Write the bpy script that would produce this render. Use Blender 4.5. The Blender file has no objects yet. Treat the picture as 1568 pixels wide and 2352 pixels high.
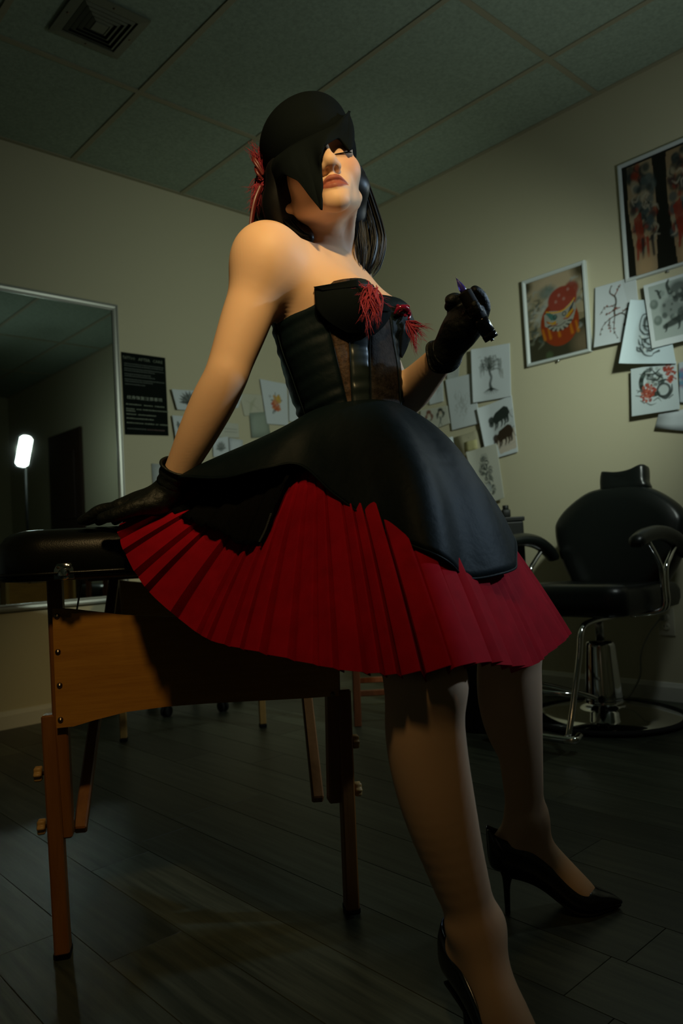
import bpy, bmesh, math, random
import numpy as np
from mathutils import Vector, Matrix

SC = bpy.context.scene
COL = SC.collection
rng = np.random.default_rng(7)
random.seed(7)

# ---------------------------------------------------------------- camera
FPX, PITCH, ROLL, YAW = 1741.95, .0448795, -.0539332, .742003
CAM = np.array([0., 0., .729])
FW = np.array([math.sin(YAW)*math.cos(PITCH), math.cos(YAW)*math.cos(PITCH), math.sin(PITCH)])
_r = np.cross(FW, [0, 0, 1.]); _r /= np.linalg.norm(_r)
_u = np.cross(_r, FW)
RT = _r*math.cos(ROLL)+_u*math.sin(ROLL)
UP = _u*math.cos(ROLL)-_r*math.sin(ROLL)

cam = bpy.data.cameras.new('camera')
cam_ob = bpy.data.objects.new('camera', cam)
COL.objects.link(cam_ob)
cam.sensor_fit = 'VERTICAL'; cam.sensor_height = 36.0; cam.sensor_width = 24.0
cam.lens = FPX/2352*36.0
cam.clip_start = .02
m = Matrix.Identity(4)
for i in range(3):
    m[i][0] = RT[i]; m[i][1] = UP[i]; m[i][2] = -FW[i]; m[i][3] = CAM[i]
cam_ob.matrix_world = m
cam.dof.use_dof = True
cam.dof.focus_distance = 1.36
cam.dof.aperture_fstop = 5.0
SC.camera = cam_ob

# ---------------------------------------------------------------- exposure and world
SC.view_settings.view_transform = 'Standard'
SC.view_settings.look = 'None'
SC.view_settings.gamma = 1.0
SC.view_settings.use_curve_mapping = False
SC.view_settings.exposure = 0.0
W = bpy.data.worlds.new('world'); SC.world = W; W.use_nodes = True
bg = W.node_tree.nodes['Background']
bg.inputs[0].default_value = (.30, .50, .30, 1); bg.inputs[1].default_value = .010

# ---------------------------------------------------------------- lights
def look_rot(loc, target):
    return (Vector(target)-Vector(loc)).to_track_quat('-Z', 'Y').to_euler()

def spot(name, loc, target, energy, color, size, angle, blend):
    l = bpy.data.lights.new(name, 'SPOT'); o = bpy.data.objects.new(name, l); COL.objects.link(o)
    l.energy = energy; l.color = color; l.shadow_soft_size = size
    l.spot_size = math.radians(angle); l.spot_blend = blend
    o.location = loc; o.rotation_euler = look_rot(loc, target)
    return o

def area(name, loc, target, energy, color, sx, sy, spread=180):
    l = bpy.data.lights.new(name, 'AREA'); o = bpy.data.objects.new(name, l); COL.objects.link(o)
    l.shape = 'RECTANGLE'; l.size = sx; l.size_y = sy; l.energy = energy; l.color = color
    l.spread = math.radians(spread)
    o.location = loc; o.rotation_euler = look_rot(loc, target)
    return o

# cool video light on a stand at the right, out of frame (its lamp head shows in the mirror)
LAMP = (2.28, .78, 1.66)
RIM = (2.75, -.45, 1.90)
# warm lamps by the camera: one at head height on the torso, one higher on skirt and table
WARM = (.16, -.06, 2.08)
WARM_TOP = (-.14, .08, 2.24)
spot('cool_key', LAMP, (2.80, 2.72, 1.24), 50, (.87, 1.0, .84), .035, 104, 1.0)
spot('cool_rim', RIM, (.98, .98, 1.05), 105, (.55, .78, 1.0), .05, 44, 1.0)
spot('warm_key', WARM, (.80, 1.05, 1.34), 92, (1.0, .73, .33), .05, 36, 1.0)
spot('warm_top', WARM_TOP, (.64, 1.10, .80), 33, (1.0, .68, .28), .08, 44, 1.0)

# ---------------------------------------------------------------- picture <-> world helpers
def ray(x, y): return FW+RT*((x-784)/FPX)+UP*((1176-y)/FPX)
def at(x, y, d): return CAM+ray(x, y)*d
def onz(x, y, z=0.): r = ray(x, y); return CAM+r*((z-CAM[2])/r[2])
def ony(x, y, Y): r = ray(x, y); return CAM+r*((Y-CAM[1])/r[1])
def onx(x, y, X): r = ray(x, y); return CAM+r*((X-CAM[0])/r[0])
def unit(v): v = np.asarray(v, float); return v/np.linalg.norm(v)

# ---------------------------------------------------------------- object helpers
ORG = {}
def _setup(o, label, cat, group, kind):
    if label: o['label'] = label
    if cat: o['category'] = cat
    if group: o['group'] = group
    if kind: o['kind'] = kind

def thing(name, loc, label=None, cat=None, group=None, kind=None):
    o = bpy.data.objects.new(name, None); COL.objects.link(o)
    o.empty_display_size = .05
    o.location = [float(v) for v in loc]; ORG[o.name] = np.array(loc, float)
    _setup(o, label, cat, group, kind)
    return o

def mesh(name, VF, mats, parent=None, smooth=True, label=None, cat=None, group=None, kind=None, mi=None, colors=None, auto=None, uv=None):
    """one mesh object from world-space vertices; a top-level one gets its origin at the middle of its base"""
    V, F = VF
    V = np.asarray(V, float)
    if parent is not None: org = ORG[parent.name]
    else:
        org = np.array([(V[:, 0].min()+V[:, 0].max())/2, (V[:, 1].min()+V[:, 1].max())/2, V[:, 2].min()])
    me = bpy.data.meshes.new(name)
    if isinstance(F, np.ndarray):
        n, k = F.shape
        me.vertices.add(len(V)); me.vertices.foreach_set('co', (V-org).astype(np.float32).ravel())
        me.loops.add(n*k); me.loops.foreach_set('vertex_index', F.astype(np.int32).ravel())
        me.polygons.add(n); me.polygons.foreach_set('loop_start', np.arange(0, n*k, k, dtype=np.int32))
        me.update(calc_edges=True)
    else:
        me.from_pydata([tuple(v) for v in (V-org)], [], [tuple(int(i) for i in f) for f in F])
        me.update()
    if not isinstance(mats, (list, tuple)): mats = [mats]
    for mm in mats: me.materials.append(mm)
    if smooth: me.polygons.foreach_set('use_smooth', np.ones(len(me.polygons), bool))
    if mi is not None: me.polygons.foreach_set('material_index', np.asarray(mi, np.int32))
    if colors is not None:
        ca = me.color_attributes.new('print', 'FLOAT_COLOR', 'POINT')
        c = np.ones((len(V), 4), np.float32); c[:, :3] = colors
        ca.data.foreach_set('color', c.ravel())
    me.validate()
    if auto is not None:
        try: me.set_sharp_from_angle(angle=math.radians(auto))
        except Exception: pass
    o = bpy.data.objects.new(name, me); COL.objects.link(o)
    if parent is not None:
        o.parent = parent; ORG[o.name] = org
    else:
        o.location = org; ORG[o.name] = org
    _setup(o, label, cat, group, kind)
    return o

def join(*parts):
    V, F, n = [], [], 0
    for v, f in parts:
        v = np.asarray(v, float); V.append(v)
        F += [tuple(int(i)+n for i in q) for q in f]; n += len(v)
    return np.concatenate(V), F

def box(c, s, ax=None, bevel=0., seg=2):
    """box centred at C, size S, axes AX (rows), rounded edges"""
    bm = bmesh.new(); bmesh.ops.create_cube(bm, size=1.)
    bmesh.ops.scale(bm, vec=s, verts=bm.verts)
    if bevel > 0:
        bmesh.ops.bevel(bm, geom=list(bm.edges), offset=min(bevel, min(s)*.49), segments=seg, profile=.5, affect='EDGES')
    V = np.array([v.co[:] for v in bm.verts]); F = [tuple(v.index for v in f.verts) for f in bm.faces]
    bm.free()
    if ax is not None: V = V @ np.array(ax, float)
    return V+np.array(c, float), F

def smooth_path(P, n):
    """Catmull-Rom through P, n points"""
    P = np.asarray(P, float)
    if len(P) < 3:
        t = np.linspace(0, 1, n)[:, None]; return P[0]*(1-t)+P[-1]*t
    Q = np.vstack([2*P[0]-P[1], P, 2*P[-1]-P[-2]])
    out = []
    for u in np.linspace(0, len(P)-1-1e-9, n):
        i = int(u); t = u-i
        a, b, c, d = Q[i], Q[i+1], Q[i+2], Q[i+3]
        out.append(.5*((2*b)+(-a+c)*t+(2*a-5*b+4*c-d)*t*t+(-a+3*b-3*c+d)*t**3))
    return np.array(out)

def tube(P, r, seg=10, n=None, cap=True, flat=1., ref=None):
    """tube along P with radius r (number or one per point); FLAT squashes the second cross axis"""
    P = np.asarray(P, float)
    r = np.atleast_1d(np.asarray(r, float))
    if n:
        rr = np.interp(np.linspace(0, 1, n), np.linspace(0, 1, len(r)), r) if len(r) > 1 else np.full(n, r[0])
        P = smooth_path(P, n); r = rr
    elif len(r) == 1: r = np.full(len(P), r[0])
    elif len(r) != len(P): r = np.interp(np.linspace(0, 1, len(P)), np.linspace(0, 1, len(r)), r)
    T = np.gradient(P, axis=0); T /= (np.linalg.norm(T, axis=1)[:, None]+1e-12)
    a = np.array(ref, float) if ref is not None else (np.array([0, 0, 1.]) if abs(T[0][2]) < .9 else np.array([1., 0, 0]))
    V, F = [], []
    N = a-T[0]*(a@T[0]); N /= np.linalg.norm(N)
    ang = np.linspace(0, 2*np.pi, seg, endpoint=False)
    for i, (p, t) in enumerate(zip(P, T)):
        N = N-t*(N@t); N /= np.linalg.norm(N)+1e-12
        B = np.cross(t, N)
        V.append(p+r[i]*(np.cos(ang)[:, None]*N+flat*np.sin(ang)[:, None]*B))
    m_ = len(P)
    V = np.concatenate(V)
    for i in range(m_-1):
        for k in range(seg):
            k2 = (k+1) % seg
            F.append((i*seg+k, i*seg+k2, (i+1)*seg+k2, (i+1)*seg+k))
    if cap:
        F.append(tuple(range(seg-1, -1, -1))); F.append(tuple((m_-1)*seg+k for k in range(seg)))
    return V, F

def loft(rows, closed=True, cap0=False, cap1=False):
    """rows: list of equally long rings of points"""
    rows = [np.asarray(r, float) for r in rows]; n = len(rows[0]); F = []
    for i in range(len(rows)-1):
        for k in range(n if closed else n-1):
            k2 = (k+1) % n
            F.append((i*n+k, i*n+k2, (i+1)*n+k2, (i+1)*n+k))
    if cap0: F.append(tuple(range(n-1, -1, -1)))
    if cap1: F.append(tuple((len(rows)-1)*n+k for k in range(n)))
    return np.concatenate(rows), F

def frame_of(axis, ref=(0, 0, 1.)):
    w = unit(axis); a = np.array(ref, float)
    if abs(w@a) > .95: a = np.array([1., 0, 0])
    u = unit(np.cross(a, w)); v = np.cross(w, u)
    return u, v, w

def lathe(profile, c, axis=(0, 0, 1.), seg=24, cap=True):
    """profile: (radius, height) pairs along AXIS from C"""
    u, v, w = frame_of(axis); c = np.array(c, float)
    ang = np.linspace(0, 2*np.pi, seg, endpoint=False)
    rows = [c+w*h+r*(np.cos(ang)[:, None]*u+np.sin(ang)[:, None]*v) for r, h in profile]
    return loft(rows, True, cap, cap)

def prism(outline, thick, origin, u, v, w, bevel=0.):
    """polygon outline (u,v) extruded along w by THICK, centred"""
    O = np.array(origin, float); u, v, w = map(np.asarray, (u, v, w))
    A = np.array(outline, float); n = len(A)
    base = O+A[:, :1]*u+A[:, 1:]*v
    if bevel > 0:
        c = A.mean(0); d = A-c; L = np.linalg.norm(d, axis=1)[:, None]; Ai = c+d*(1-bevel/L)
        bi = O+Ai[:, :1]*u+Ai[:, 1:]*v
        rows = [bi-w*thick/2, base-w*(thick/2-bevel), base+w*(thick/2-bevel), bi+w*thick/2]
    else: rows = [base-w*thick/2, base+w*thick/2]
    return loft(rows, True, True, True)

def grid_faces(nu, nv):
    i = np.arange(nv-1)[:, None]*nu+np.arange(nu-1)[None]
    return np.stack([i, i+1, i+1+nu, i+nu], -1).reshape(-1, 4)

def thicken(V, F, t):
    """closed shell of thickness t from an open sheet (centred)"""
    V = np.asarray(V, float); F = np.asarray(F)
    N = np.zeros_like(V)
    fn = np.cross(V[F[:, 2]]-V[F[:, 0]], V[F[:, 3]]-V[F[:, 1]])
    for k in range(4): np.add.at(N, F[:, k], fn)
    N /= np.linalg.norm(N, axis=1)[:, None]+1e-12
    n = len(V)
    E = {}
    for f in F:
        for k in range(4):
            a, b = int(f[k]), int(f[(k+1) % 4])
            if (b, a) in E: del E[(b, a)]
            else: E[(a, b)] = 1
    side = [(b, a, a+n, b+n) for a, b in E]
    FF = [tuple(f) for f in F]+[tuple(int(i)+n for i in f[::-1]) for f in F]+side
    return np.vstack([V+N*t/2, V-N*t/2]), FF

# ---------------------------------------------------------------- materials
def nodes_of(m): return m.node_tree.nodes, m.node_tree.links
def mat(name, color, rough=.5, metal=0., spec=.5, noise=None, bump=None, sheen=0., coat=0., sss=0., trans=0., emit=None, ior=None, aniso=0.):
    """principled; noise=(scale, amount, detail) varies the colour; bump=(scale, strength, distance)"""
    m = bpy.data.materials.new(name); m.use_nodes = True
    N, L = nodes_of(m); p = N['Principled BSDF']
    p.inputs['Base Color'].default_value = (*color, 1); p.inputs['Roughness'].default_value = rough
    p.inputs['Metallic'].default_value = metal; p.inputs['Specular IOR Level'].default_value = spec
    if sheen: p.inputs['Sheen Weight'].default_value = sheen
    if coat: p.inputs['Coat Weight'].default_value = coat; p.inputs['Coat Roughness'].default_value = .1
    if sss:
        p.inputs['Subsurface Weight'].default_value = sss; p.inputs['Subsurface Radius'].default_value = (.9, .35, .2)
        p.inputs['Subsurface Scale'].default_value = .006
    if trans: p.inputs['Transmission Weight'].default_value = trans
    if ior: p.inputs['IOR'].default_value = ior
    if aniso: p.inputs['Anisotropic'].default_value = aniso
    if emit: p.inputs['Emission Color'].default_value = (*emit[0], 1); p.inputs['Emission Strength'].default_value = emit[1]
    if noise or bump:
        tc = N.new('ShaderNodeTexCoord')
    if noise:
        t = N.new('ShaderNodeTexNoise'); t.inputs['Scale'].default_value = noise[0]; t.inputs['Detail'].default_value = noise[2] if len(noise) > 2 else 4
        mx = N.new('ShaderNodeMixRGB'); mx.blend_type = 'MULTIPLY'; mx.inputs[0].default_value = noise[1]
        mx.inputs[1].default_value = (*color, 1)
        rp = N.new('ShaderNodeValToRGB'); rp.color_ramp.elements[0].position = .3; rp.color_ramp.elements[1].position = .7
        rp.color_ramp.elements[0].color = (.25, .25, .25, 1); rp.color_ramp.elements[1].color = (1.4, 1.4, 1.4, 1)
        L.new(tc.outputs['Object'], t.inputs['Vector']); L.new(t.outputs[0], rp.inputs[0]); L.new(rp.outputs[0], mx.inputs[2])
        L.new(mx.outputs[0], p.inputs['Base Color'])
    if bump:
        t = N.new('ShaderNodeTexNoise'); t.inputs['Scale'].default_value = bump[0]; t.inputs['Detail'].default_value = 5
        b = N.new('ShaderNodeBump'); b.inputs['Strength'].default_value = bump[1]; b.inputs['Distance'].default_value = bump[2] if len(bump) > 2 else .001
        L.new(tc.outputs['Object'], t.inputs['Vector']); L.new(t.outputs[0], b.inputs['Height']); L.new(b.outputs[0], p.inputs['Normal'])
    return m

def print_mat(name, rough=.6, spec=.3, coat=0.):
    """paper or print: the drawn colours come from the point attribute 'print'"""
    m = mat(name, (1, 1, 1), rough, spec=spec, coat=coat)
    N, L = nodes_of(m); a = N.new('ShaderNodeAttribute'); a.attribute_name = 'print'
    L.new(a.outputs['Color'], N['Principled BSDF'].inputs['Base Color'])
    return m

def wood_mat(name, c1, c2, rough=.35, scale=(1., 1., 1.), axis=(1, 0, 0), spec=.4, per_object=0.):
    """streaky wood grain stretched along AXIS (object space)"""
    m = mat(name, c1, rough, spec=spec); N, L = nodes_of(m); p = N['Principled BSDF']
    tc = N.new('ShaderNodeTexCoord'); mp = N.new('ShaderNodeMapping')
    mp.inputs['Scale'].default_value = scale
    t = N.new('ShaderNodeTexNoise'); t.inputs['Scale'].default_value = 1.; t.inputs['Detail'].default_value = 6; t.inputs['Roughness'].default_value = .65
    rp = N.new('ShaderNodeValToRGB'); rp.color_ramp.elements[0].position = .35; rp.color_ramp.elements[1].position = .68
    rp.color_ramp.elements[0].color = (*c2, 1); rp.color_ramp.elements[1].color = (*c1, 1)
    oi = N.new('ShaderNodeObjectInfo'); ad = N.new('ShaderNodeVectorMath'); ad.operation = 'ADD'
    sc = N.new('ShaderNodeVectorMath'); sc.operation = 'SCALE'; sc.inputs['Scale'].default_value = 37.
    cb = N.new('ShaderNodeCombineXYZ')
    L.new(oi.outputs['Random'], cb.inputs[0]); L.new(oi.outputs['Random'], cb.inputs[1]); L.new(cb.outputs[0], sc.inputs[0])
    L.new(tc.outputs['Object'], mp.inputs['Vector']); L.new(mp.outputs[0], ad.inputs[0]); L.new(sc.outputs[0], ad.inputs[1])
    L.new(ad.outputs[0], t.inputs['Vector']); L.new(t.outputs[0], rp.inputs[0])
    out = rp.outputs[0]
    if per_object:
        mr = N.new('ShaderNodeMapRange'); mr.inputs[3].default_value = 1-per_object; mr.inputs[4].default_value = 1+per_object
        L.new(oi.outputs['Random'], mr.inputs[0])
        mu = N.new('ShaderNodeVectorMath'); mu.operation = 'SCALE'
        L.new(rp.outputs[0], mu.inputs[0]); L.new(mr.outputs[0], mu.inputs['Scale']); out = mu.outputs[0]
    L.new(out, p.inputs['Base Color'])
    b = N.new('ShaderNodeBump'); b.inputs['Strength'].default_value = .35; b.inputs['Distance'].default_value = .0012
    L.new(t.outputs[0], b.inputs['Height']); L.new(b.outputs[0], p.inputs['Normal'])
    return m

M = {}
M['wall'] = mat('wall_paint', (.55, .515, .36), .75, spec=.25, bump=(180, .15, .001))
M['ceil'] = mat('ceiling_tile', (.34, .42, .34), .9, spec=.1, noise=(70, .25, 6), bump=(150, .5, .002))
M['bar'] = mat('ceiling_bar', (.34, .32, .22), .55, spec=.3)
M['trim'] = mat('white_trim', (.62, .62, .55), .45)
M['plank'] = wood_mat('grey_oak_plank', (.070, .078, .054), (.024, .030, .021), .42, (46., 2.6, 20.), per_object=.5, spec=.45)
M['floor'] = mat('floor_gap', (.028, .032, .022), .7)
M['wood'] = wood_mat('golden_beech', (.50, .235, .035), (.40, .175, .025), .38, (7., 7., 95.))
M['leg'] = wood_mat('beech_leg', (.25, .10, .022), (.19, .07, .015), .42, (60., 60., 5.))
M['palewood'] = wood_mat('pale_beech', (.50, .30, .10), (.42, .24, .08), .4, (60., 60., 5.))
M['redwood'] = wood_mat('reddish_wood', (.26, .09, .04), (.17, .055, .025), .3, (60., 60., 5.))
M['vinyl'] = mat('black_vinyl', (.005, .006, .005), .30, spec=.35, bump=(420, .35, .0006))
M['leather'] = mat('black_leather', (.007, .009, .008), .33, spec=.5, bump=(60, .15, .002))
M['chrome'] = mat('chrome', (.80, .80, .80), .07, metal=1.)
M['steel'] = mat('brushed_steel', (.55, .56, .55), .28, metal=1.)
M['black'] = mat('black_plastic', (.005, .006, .005), .5, spec=.3)
M['rubber'] = mat('black_rubber', (.01, .01, .01), .75, spec=.2)
M['screw'] = mat('dark_screw', (.22, .17, .12), .3, metal=1.)
M['mirror'] = mat('mirror_glass', (.56, .64, .60), .015, metal=1.)
M['silver'] = mat('silver_frame', (.36, .37, .33), .38, metal=.6)
M['whiteframe'] = mat('white_frame', (.55, .60, .60), .35)
M['print'] = print_mat('printed_paper'); M['gloss'] = print_mat('glossy_print', .35, .3)
M['plastic'] = mat('cream_plastic', (.55, .52, .40), .4)
M['cordgrey'] = mat('grey_cord', (.30, .30, .24), .5)
M['door'] = mat('dark_door', (.045, .022, .014), .5)
M['tape'] = mat('clear_tape', (.55, .50, .30), .3)
# ================================================================ THE ROOM
XW, YW, HC = 3.192, 3.545, 2.703
XL, YF = -2.4, -2.2

def slab(name, lo, hi, m, **k):
    lo = np.array(lo, float); hi = np.array(hi, float)
    return mesh(name, box((lo+hi)/2, hi-lo), m, smooth=False, kind='structure', **k)

floor = slab('floor', (XL, YF, -.06), (XW, YW, -.010), M['floor'])
ceiling = slab('ceiling', (XL, YF, HC+.012), (XW, YW, HC+.08), M['ceil'])
slab('wall_back', (XL-.1, YW, -.06), (XW+.1, YW+.1, HC+.08), M['wall'])
slab('wall_right', (XW, YF-.1, -.06), (XW+.1, YW, HC+.08), M['wall'])
slab('wall_left', (XL-.1, YF-.1, -.06), (XL, YW, HC+.08), M['wall'])
slab('wall_front', (XL, YF-.1, -.06), (XW, YF, HC+.08), M['wall'])

# floor planks: 6 inch wide boards along Y, bevelled edges, every board its own object
PW, PLEN = .152, 1.22
x = .759-PW*14
col = 0
pv, pf = box((0, 0, -.006), (PW-.0008, PLEN-.0008, .012), None, .0007, 1)
shared = None
joints = {6: .95, 2: .701}
while x < XW:
    off = (rng.random()*PLEN) if col not in (13, 16) else {13: .13, 16: .701}[col]
    y = off-PLEN*math.ceil((off+.9)/PLEN)
    while y < YW:
        y0, y1 = max(y, -.9), min(y+PLEN, YW)
        x0, x1 = x, min(x+PW, XW)
        if y1-y0 > .05 and x1-x0 > .01 and y1 > -.3:
            full = abs(y1-y0-PLEN) < 1e-6 and abs(x1-x0-PW) < 1e-6
            cx, cy = (x0+x1)/2, (y0+y1)/2
            if full and shared is not None:
                o = bpy.data.objects.new('plank', shared); COL.objects.link(o)
                o.parent = floor; o.location = np.array([cx, cy, 0])-ORG['floor']
            else:
                V, Fp = box((0, 0, -.006), (x1-x0-.0008, y1-y0-.0008, .012), None, .0007, 1)
                ORG['floor_tmp'] = ORG['floor']
                me = bpy.data.meshes.new('plank'); me.from_pydata([tuple(v) for v in V], [], Fp); me.update()
                me.materials.append(M['plank'])
                o = bpy.data.objects.new('plank', me); COL.objects.link(o)
                o.parent = floor; o.location = np.array([cx, cy, 0])-ORG['floor']
                if full: shared = me
        y += PLEN
    x += PW; col += 1

# suspended ceiling: tees and lay-in tiles
TX = [1.5644+.6096*k for k in range(-6, 3)]
TY = [2.834-1.2192*k for k in range(0, 4)]
def child_box(name, lo, hi, m, parent, bevel=0., smooth=False):
    lo = np.array(lo, float); hi = np.array(hi, float)
    return mesh(name, box((lo+hi)/2, hi-lo, None, bevel, 1), m, parent, smooth=smooth)
for tx in TX:
    child_box('ceiling_tee', (tx-.012, YF, HC-.001), (tx+.012, YW, HC+.006), M['bar'], ceiling)
for ty in TY:
    child_box('ceiling_tee', (XL, ty-.012, HC-.0016), (XW, ty+.012, HC+.0055), M['bar'], ceiling)
child_box('wall_angle', (XL, YW-.022, HC-.002), (XW, YW, HC+.004), M['bar'], ceiling)
child_box('wall_angle', (XW-.022, YF, HC-.002), (XW, YW-.022, HC+.004), M['bar'], ceiling)
xs_ = [XL]+[t for t in TX if XL < t < XW]+[XW]
ys_ = sorted([YF]+[t for t in TY if YF < t < YW]+[YW])
for i in range(len(xs_)-1):
    for j in range(len(ys_)-1):
        if xs_[i+1] < -.6 or ys_[j+1] < -1.9: continue
        child_box('ceiling_tile', (xs_[i]+.006, ys_[j]+.006, HC+.004), (xs_[i+1]-.006, ys_[j+1]-.006, HC+.012), M['ceil'], ceiling, .002)

# baseboards
def baseboard(name, p0, p1, nrm):
    p0 = np.array(p0, float); p1 = np.array(p1, float); nrm = np.array(nrm, float)
    prof = [(0, 0), (.014, 0), (.014, .058), (.010, .066), (.006, .076), (0, .078)]
    rows = [[p+nrm*a+np.array([0, 0, b]) for a, b in prof] for p in (p0, p1)]
    mesh(name, loft(rows, True, True, True), M['trim'], smooth=False, kind='structure')
baseboard('baseboard_back', (XL, YW, 0), (XW-.014, YW, 0), (0, -1, 0))
baseboard('baseboard_right', (XW, YF, 0), (XW, YW, 0), (-1, 0, 0))

# dark door in the right wall (seen in the mirror)
d_ = slab('door_1', (XW-.03, -.95, 0), (XW, -.15, 2.05), M['door'])
mesh('door_panel', box((XW-.033, -.55, 1.5), (.012, .5, .7), None, .006), M['door'], d_, smooth=False)
mesh('door_panel', box((XW-.033, -.55, .55), (.012, .5, .7), None, .006), M['door'], d_, smooth=False)
mesh('door_handle', lathe([(.02, 0), (.02, .01), (.012, .02), (.026, .04), (.02, .06), (.0, .062)], (XW-.03, -.22, 1.0), (-1, 0, 0), 16), M['steel'], d_)

# ceiling air diffuser: square frame with stepped louvre rings round a centre plate
vc = np.array([1.252, 2.545]); VH = .137
vent = thing('ceiling_vent', (vc[0], vc[1], HC-.02), 'square metal air diffuser with stepped louvres in the ceiling tiles', 'vent')
M['ventm'] = mat('vent_paint', (.16, .17, .12), .5); M['ventd'] = mat('vent_dark', (.015, .016, .012), .8)
def sq_ring(h0, z0, h1, z1, t=.002):
    def sq(h, z): return [(vc[0]-h, vc[1]-h, z), (vc[0]+h, vc[1]-h, z), (vc[0]+h, vc[1]+h, z), (vc[0]-h, vc[1]+h, z)]
    return loft([sq(h0, z0), sq(h1, z1), sq(h1, z1+t), sq(h0, z0+t), sq(h0, z0)], True)
mesh('frame', join(sq_ring(VH, HC-.006, VH-.034, HC-.010, .006)), M['ventm'], vent, smooth=False)
mesh('backing', box((vc[0], vc[1], HC+.002), (2*VH-.02, 2*VH-.02, .002)), M['ventd'], vent, smooth=False)
for k in range(4):
    h = .098-k*.019
    mesh('louvre', sq_ring(h, HC-.0045, h-.0125, HC-.013, .0016), M['ventm'], vent, smooth=False)
mesh('centre_plate', box((vc[0], vc[1], HC-.012), (.05, .05, .003), None, .001), M['ventm'], vent, smooth=False)
for s in ((1, 0), (-1, 0), (0, 1), (0, -1)):
    mesh('screw', lathe([(.005, 0), (.004, -.002), (0, -.0025)], (vc[0]+s[0]*.120, vc[1]+s[1]*.120, HC-.008), seg=8), M['screw'], vent)

# ---------------------------------------------------------------- mirror on the back wall
MX0, MX1, MZ0, MZ1 = .20, 1.772, .515, 2.012
mir = thing('wall_mirror', ((MX0+MX1)/2, YW-.01, MZ0), 'tall mirror in a slim silver frame on the back wall', 'mirror')
mesh('mirror_glass', box(((MX0+MX1)/2, YW-.008, (MZ0+MZ1)/2), (MX1-MX0-.02, .008, MZ1-MZ0-.02)), M['mirror'], mir, smooth=False)
def frame_side(p0, p1, inward):
    """rounded bead profile swept from p0 to p1 on the back wall; inward points to the glass"""
    p0 = np.array(p0, float); p1 = np.array(p1, float); inward = np.array(inward, float); o = np.array([0, -1., 0])
    prof = [(0, 0), (0, .018), (.004, .024), (.009, .024), (.011, .018), (.022, .016), (.027, .020), (.032, .018), (.034, .010), (.034, 0)]
    d = unit(p1-p0)
    rows = [[p0+inward*a+o*b+d*a for a, b in prof], [p1+inward*a+o*b-d*a for a, b in prof]]
    return loft(rows, True, True, True)
for a, b, inw in (((MX0, YW, MZ0), (MX0, YW, MZ1), (1, 0, 0)), ((MX1, YW, MZ0), (MX1, YW, MZ1), (-1, 0, 0)),
                  ((MX0, YW, MZ0), (MX1, YW, MZ0), (0, 0, 1)), ((MX0, YW, MZ1), (MX1, YW, MZ1), (0, 0, -1))):
    mesh('frame', frame_side(a, b, inw), M['silver'], mir, auto=35)
# the video light on its stand, out of frame, mirrored in the glass
lp = np.array(LAMP); lp2 = lp+np.array([.34, -.94, 0])*.12
lamp = thing('video_light', (lp2[0], lp2[1], 0), 'white tube video light on a black tripod stand beside the right wall', 'lamp')
M['glow'] = mat('lamp_glow', (1, 1, 1), .4, emit=((.85, .97, .92), 30.))
mesh('lamp_tube', tube([lp2+np.array([-.026, 0, -.125]), lp2+np.array([-.022, 0, -.105]), lp2+np.array([.022, 0, .105]), lp2+np.array([.026, 0, .125])], [.03, .05, .05, .03], 14), M['glow'], lamp)
mesh('lamp_back', tube([lp2+np.array([-.02, -.07, -.13]), lp2+np.array([.02, -.07, .13])], .05, 12), M['black'], lamp)
mesh('pole', tube([(lp2[0]+.03, lp2[1]-.06, .1), (lp2[0]+.03, lp2[1]-.06, lp2[2]-.12)], .012, 10), M['black'], lamp)
for k in range(3):
    a = 2.1*k+.4
    mesh('leg', tube([(lp2[0]+.03, lp2[1]-.06, .35), (lp2[0]+.03+.3*math.cos(a), lp2[1]-.06+.3*math.sin(a), .008)], .008, 8), M['black'], lamp)

# power outlet with plug and cord, right wall
oc = onx(1530, 1428, XW)
outl = thing('wall_outlet', (XW-.004, oc[1], oc[2]-.06), 'cream power outlet with a plug on the right wall behind the barber chair', 'outlet')
mesh('cover_plate', box((XW-.003, oc[1], oc[2]), (.006, .072, .118), None, .002), M['plastic'], outl, smooth=False)
for dz in (.02, -.02):
    rec = mesh('receptacle', lathe([(.017, 0), (.017, .003), (.015, .004), (0, .004)], (XW-.006, oc[1], oc[2]+dz), (-1, 0, 0), 16), M['plastic'], outl)
    for dy in (-.006, .006):
        mesh('slot', box((XW-.0105, oc[1]+dy, oc[2]+dz+.002), (.001, .002, .008)), M['black'], rec, smooth=False)
plug = oc+np.array([-.022, .002, .02])
cordpts = [plug+np.array([-.012, .01, -.004]), onx(1490, 1455, XW-.03), onx(1472, 1500, XW-.03), onx(1470, 1550, XW-.025), onx(1455, 1582, XW-.03), onz(1436, 1604, .008), onz(1400, 1606, .006), onz(1330, 1600, .006), onz(1250, 1598, .006)]
cordpts[5][0] = min(cordpts[5][0], XW-.03)
cord = thing('power_cord', plug, 'grey power cord hanging from the outlet down to the floor', 'cord')
mesh('plug', box(plug, (.03, .026, .026), None, .006), M['cordgrey'], cord)
mesh('cable', tube(cordpts, .0042, 8, 60), M['cordgrey'], cord)
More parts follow.
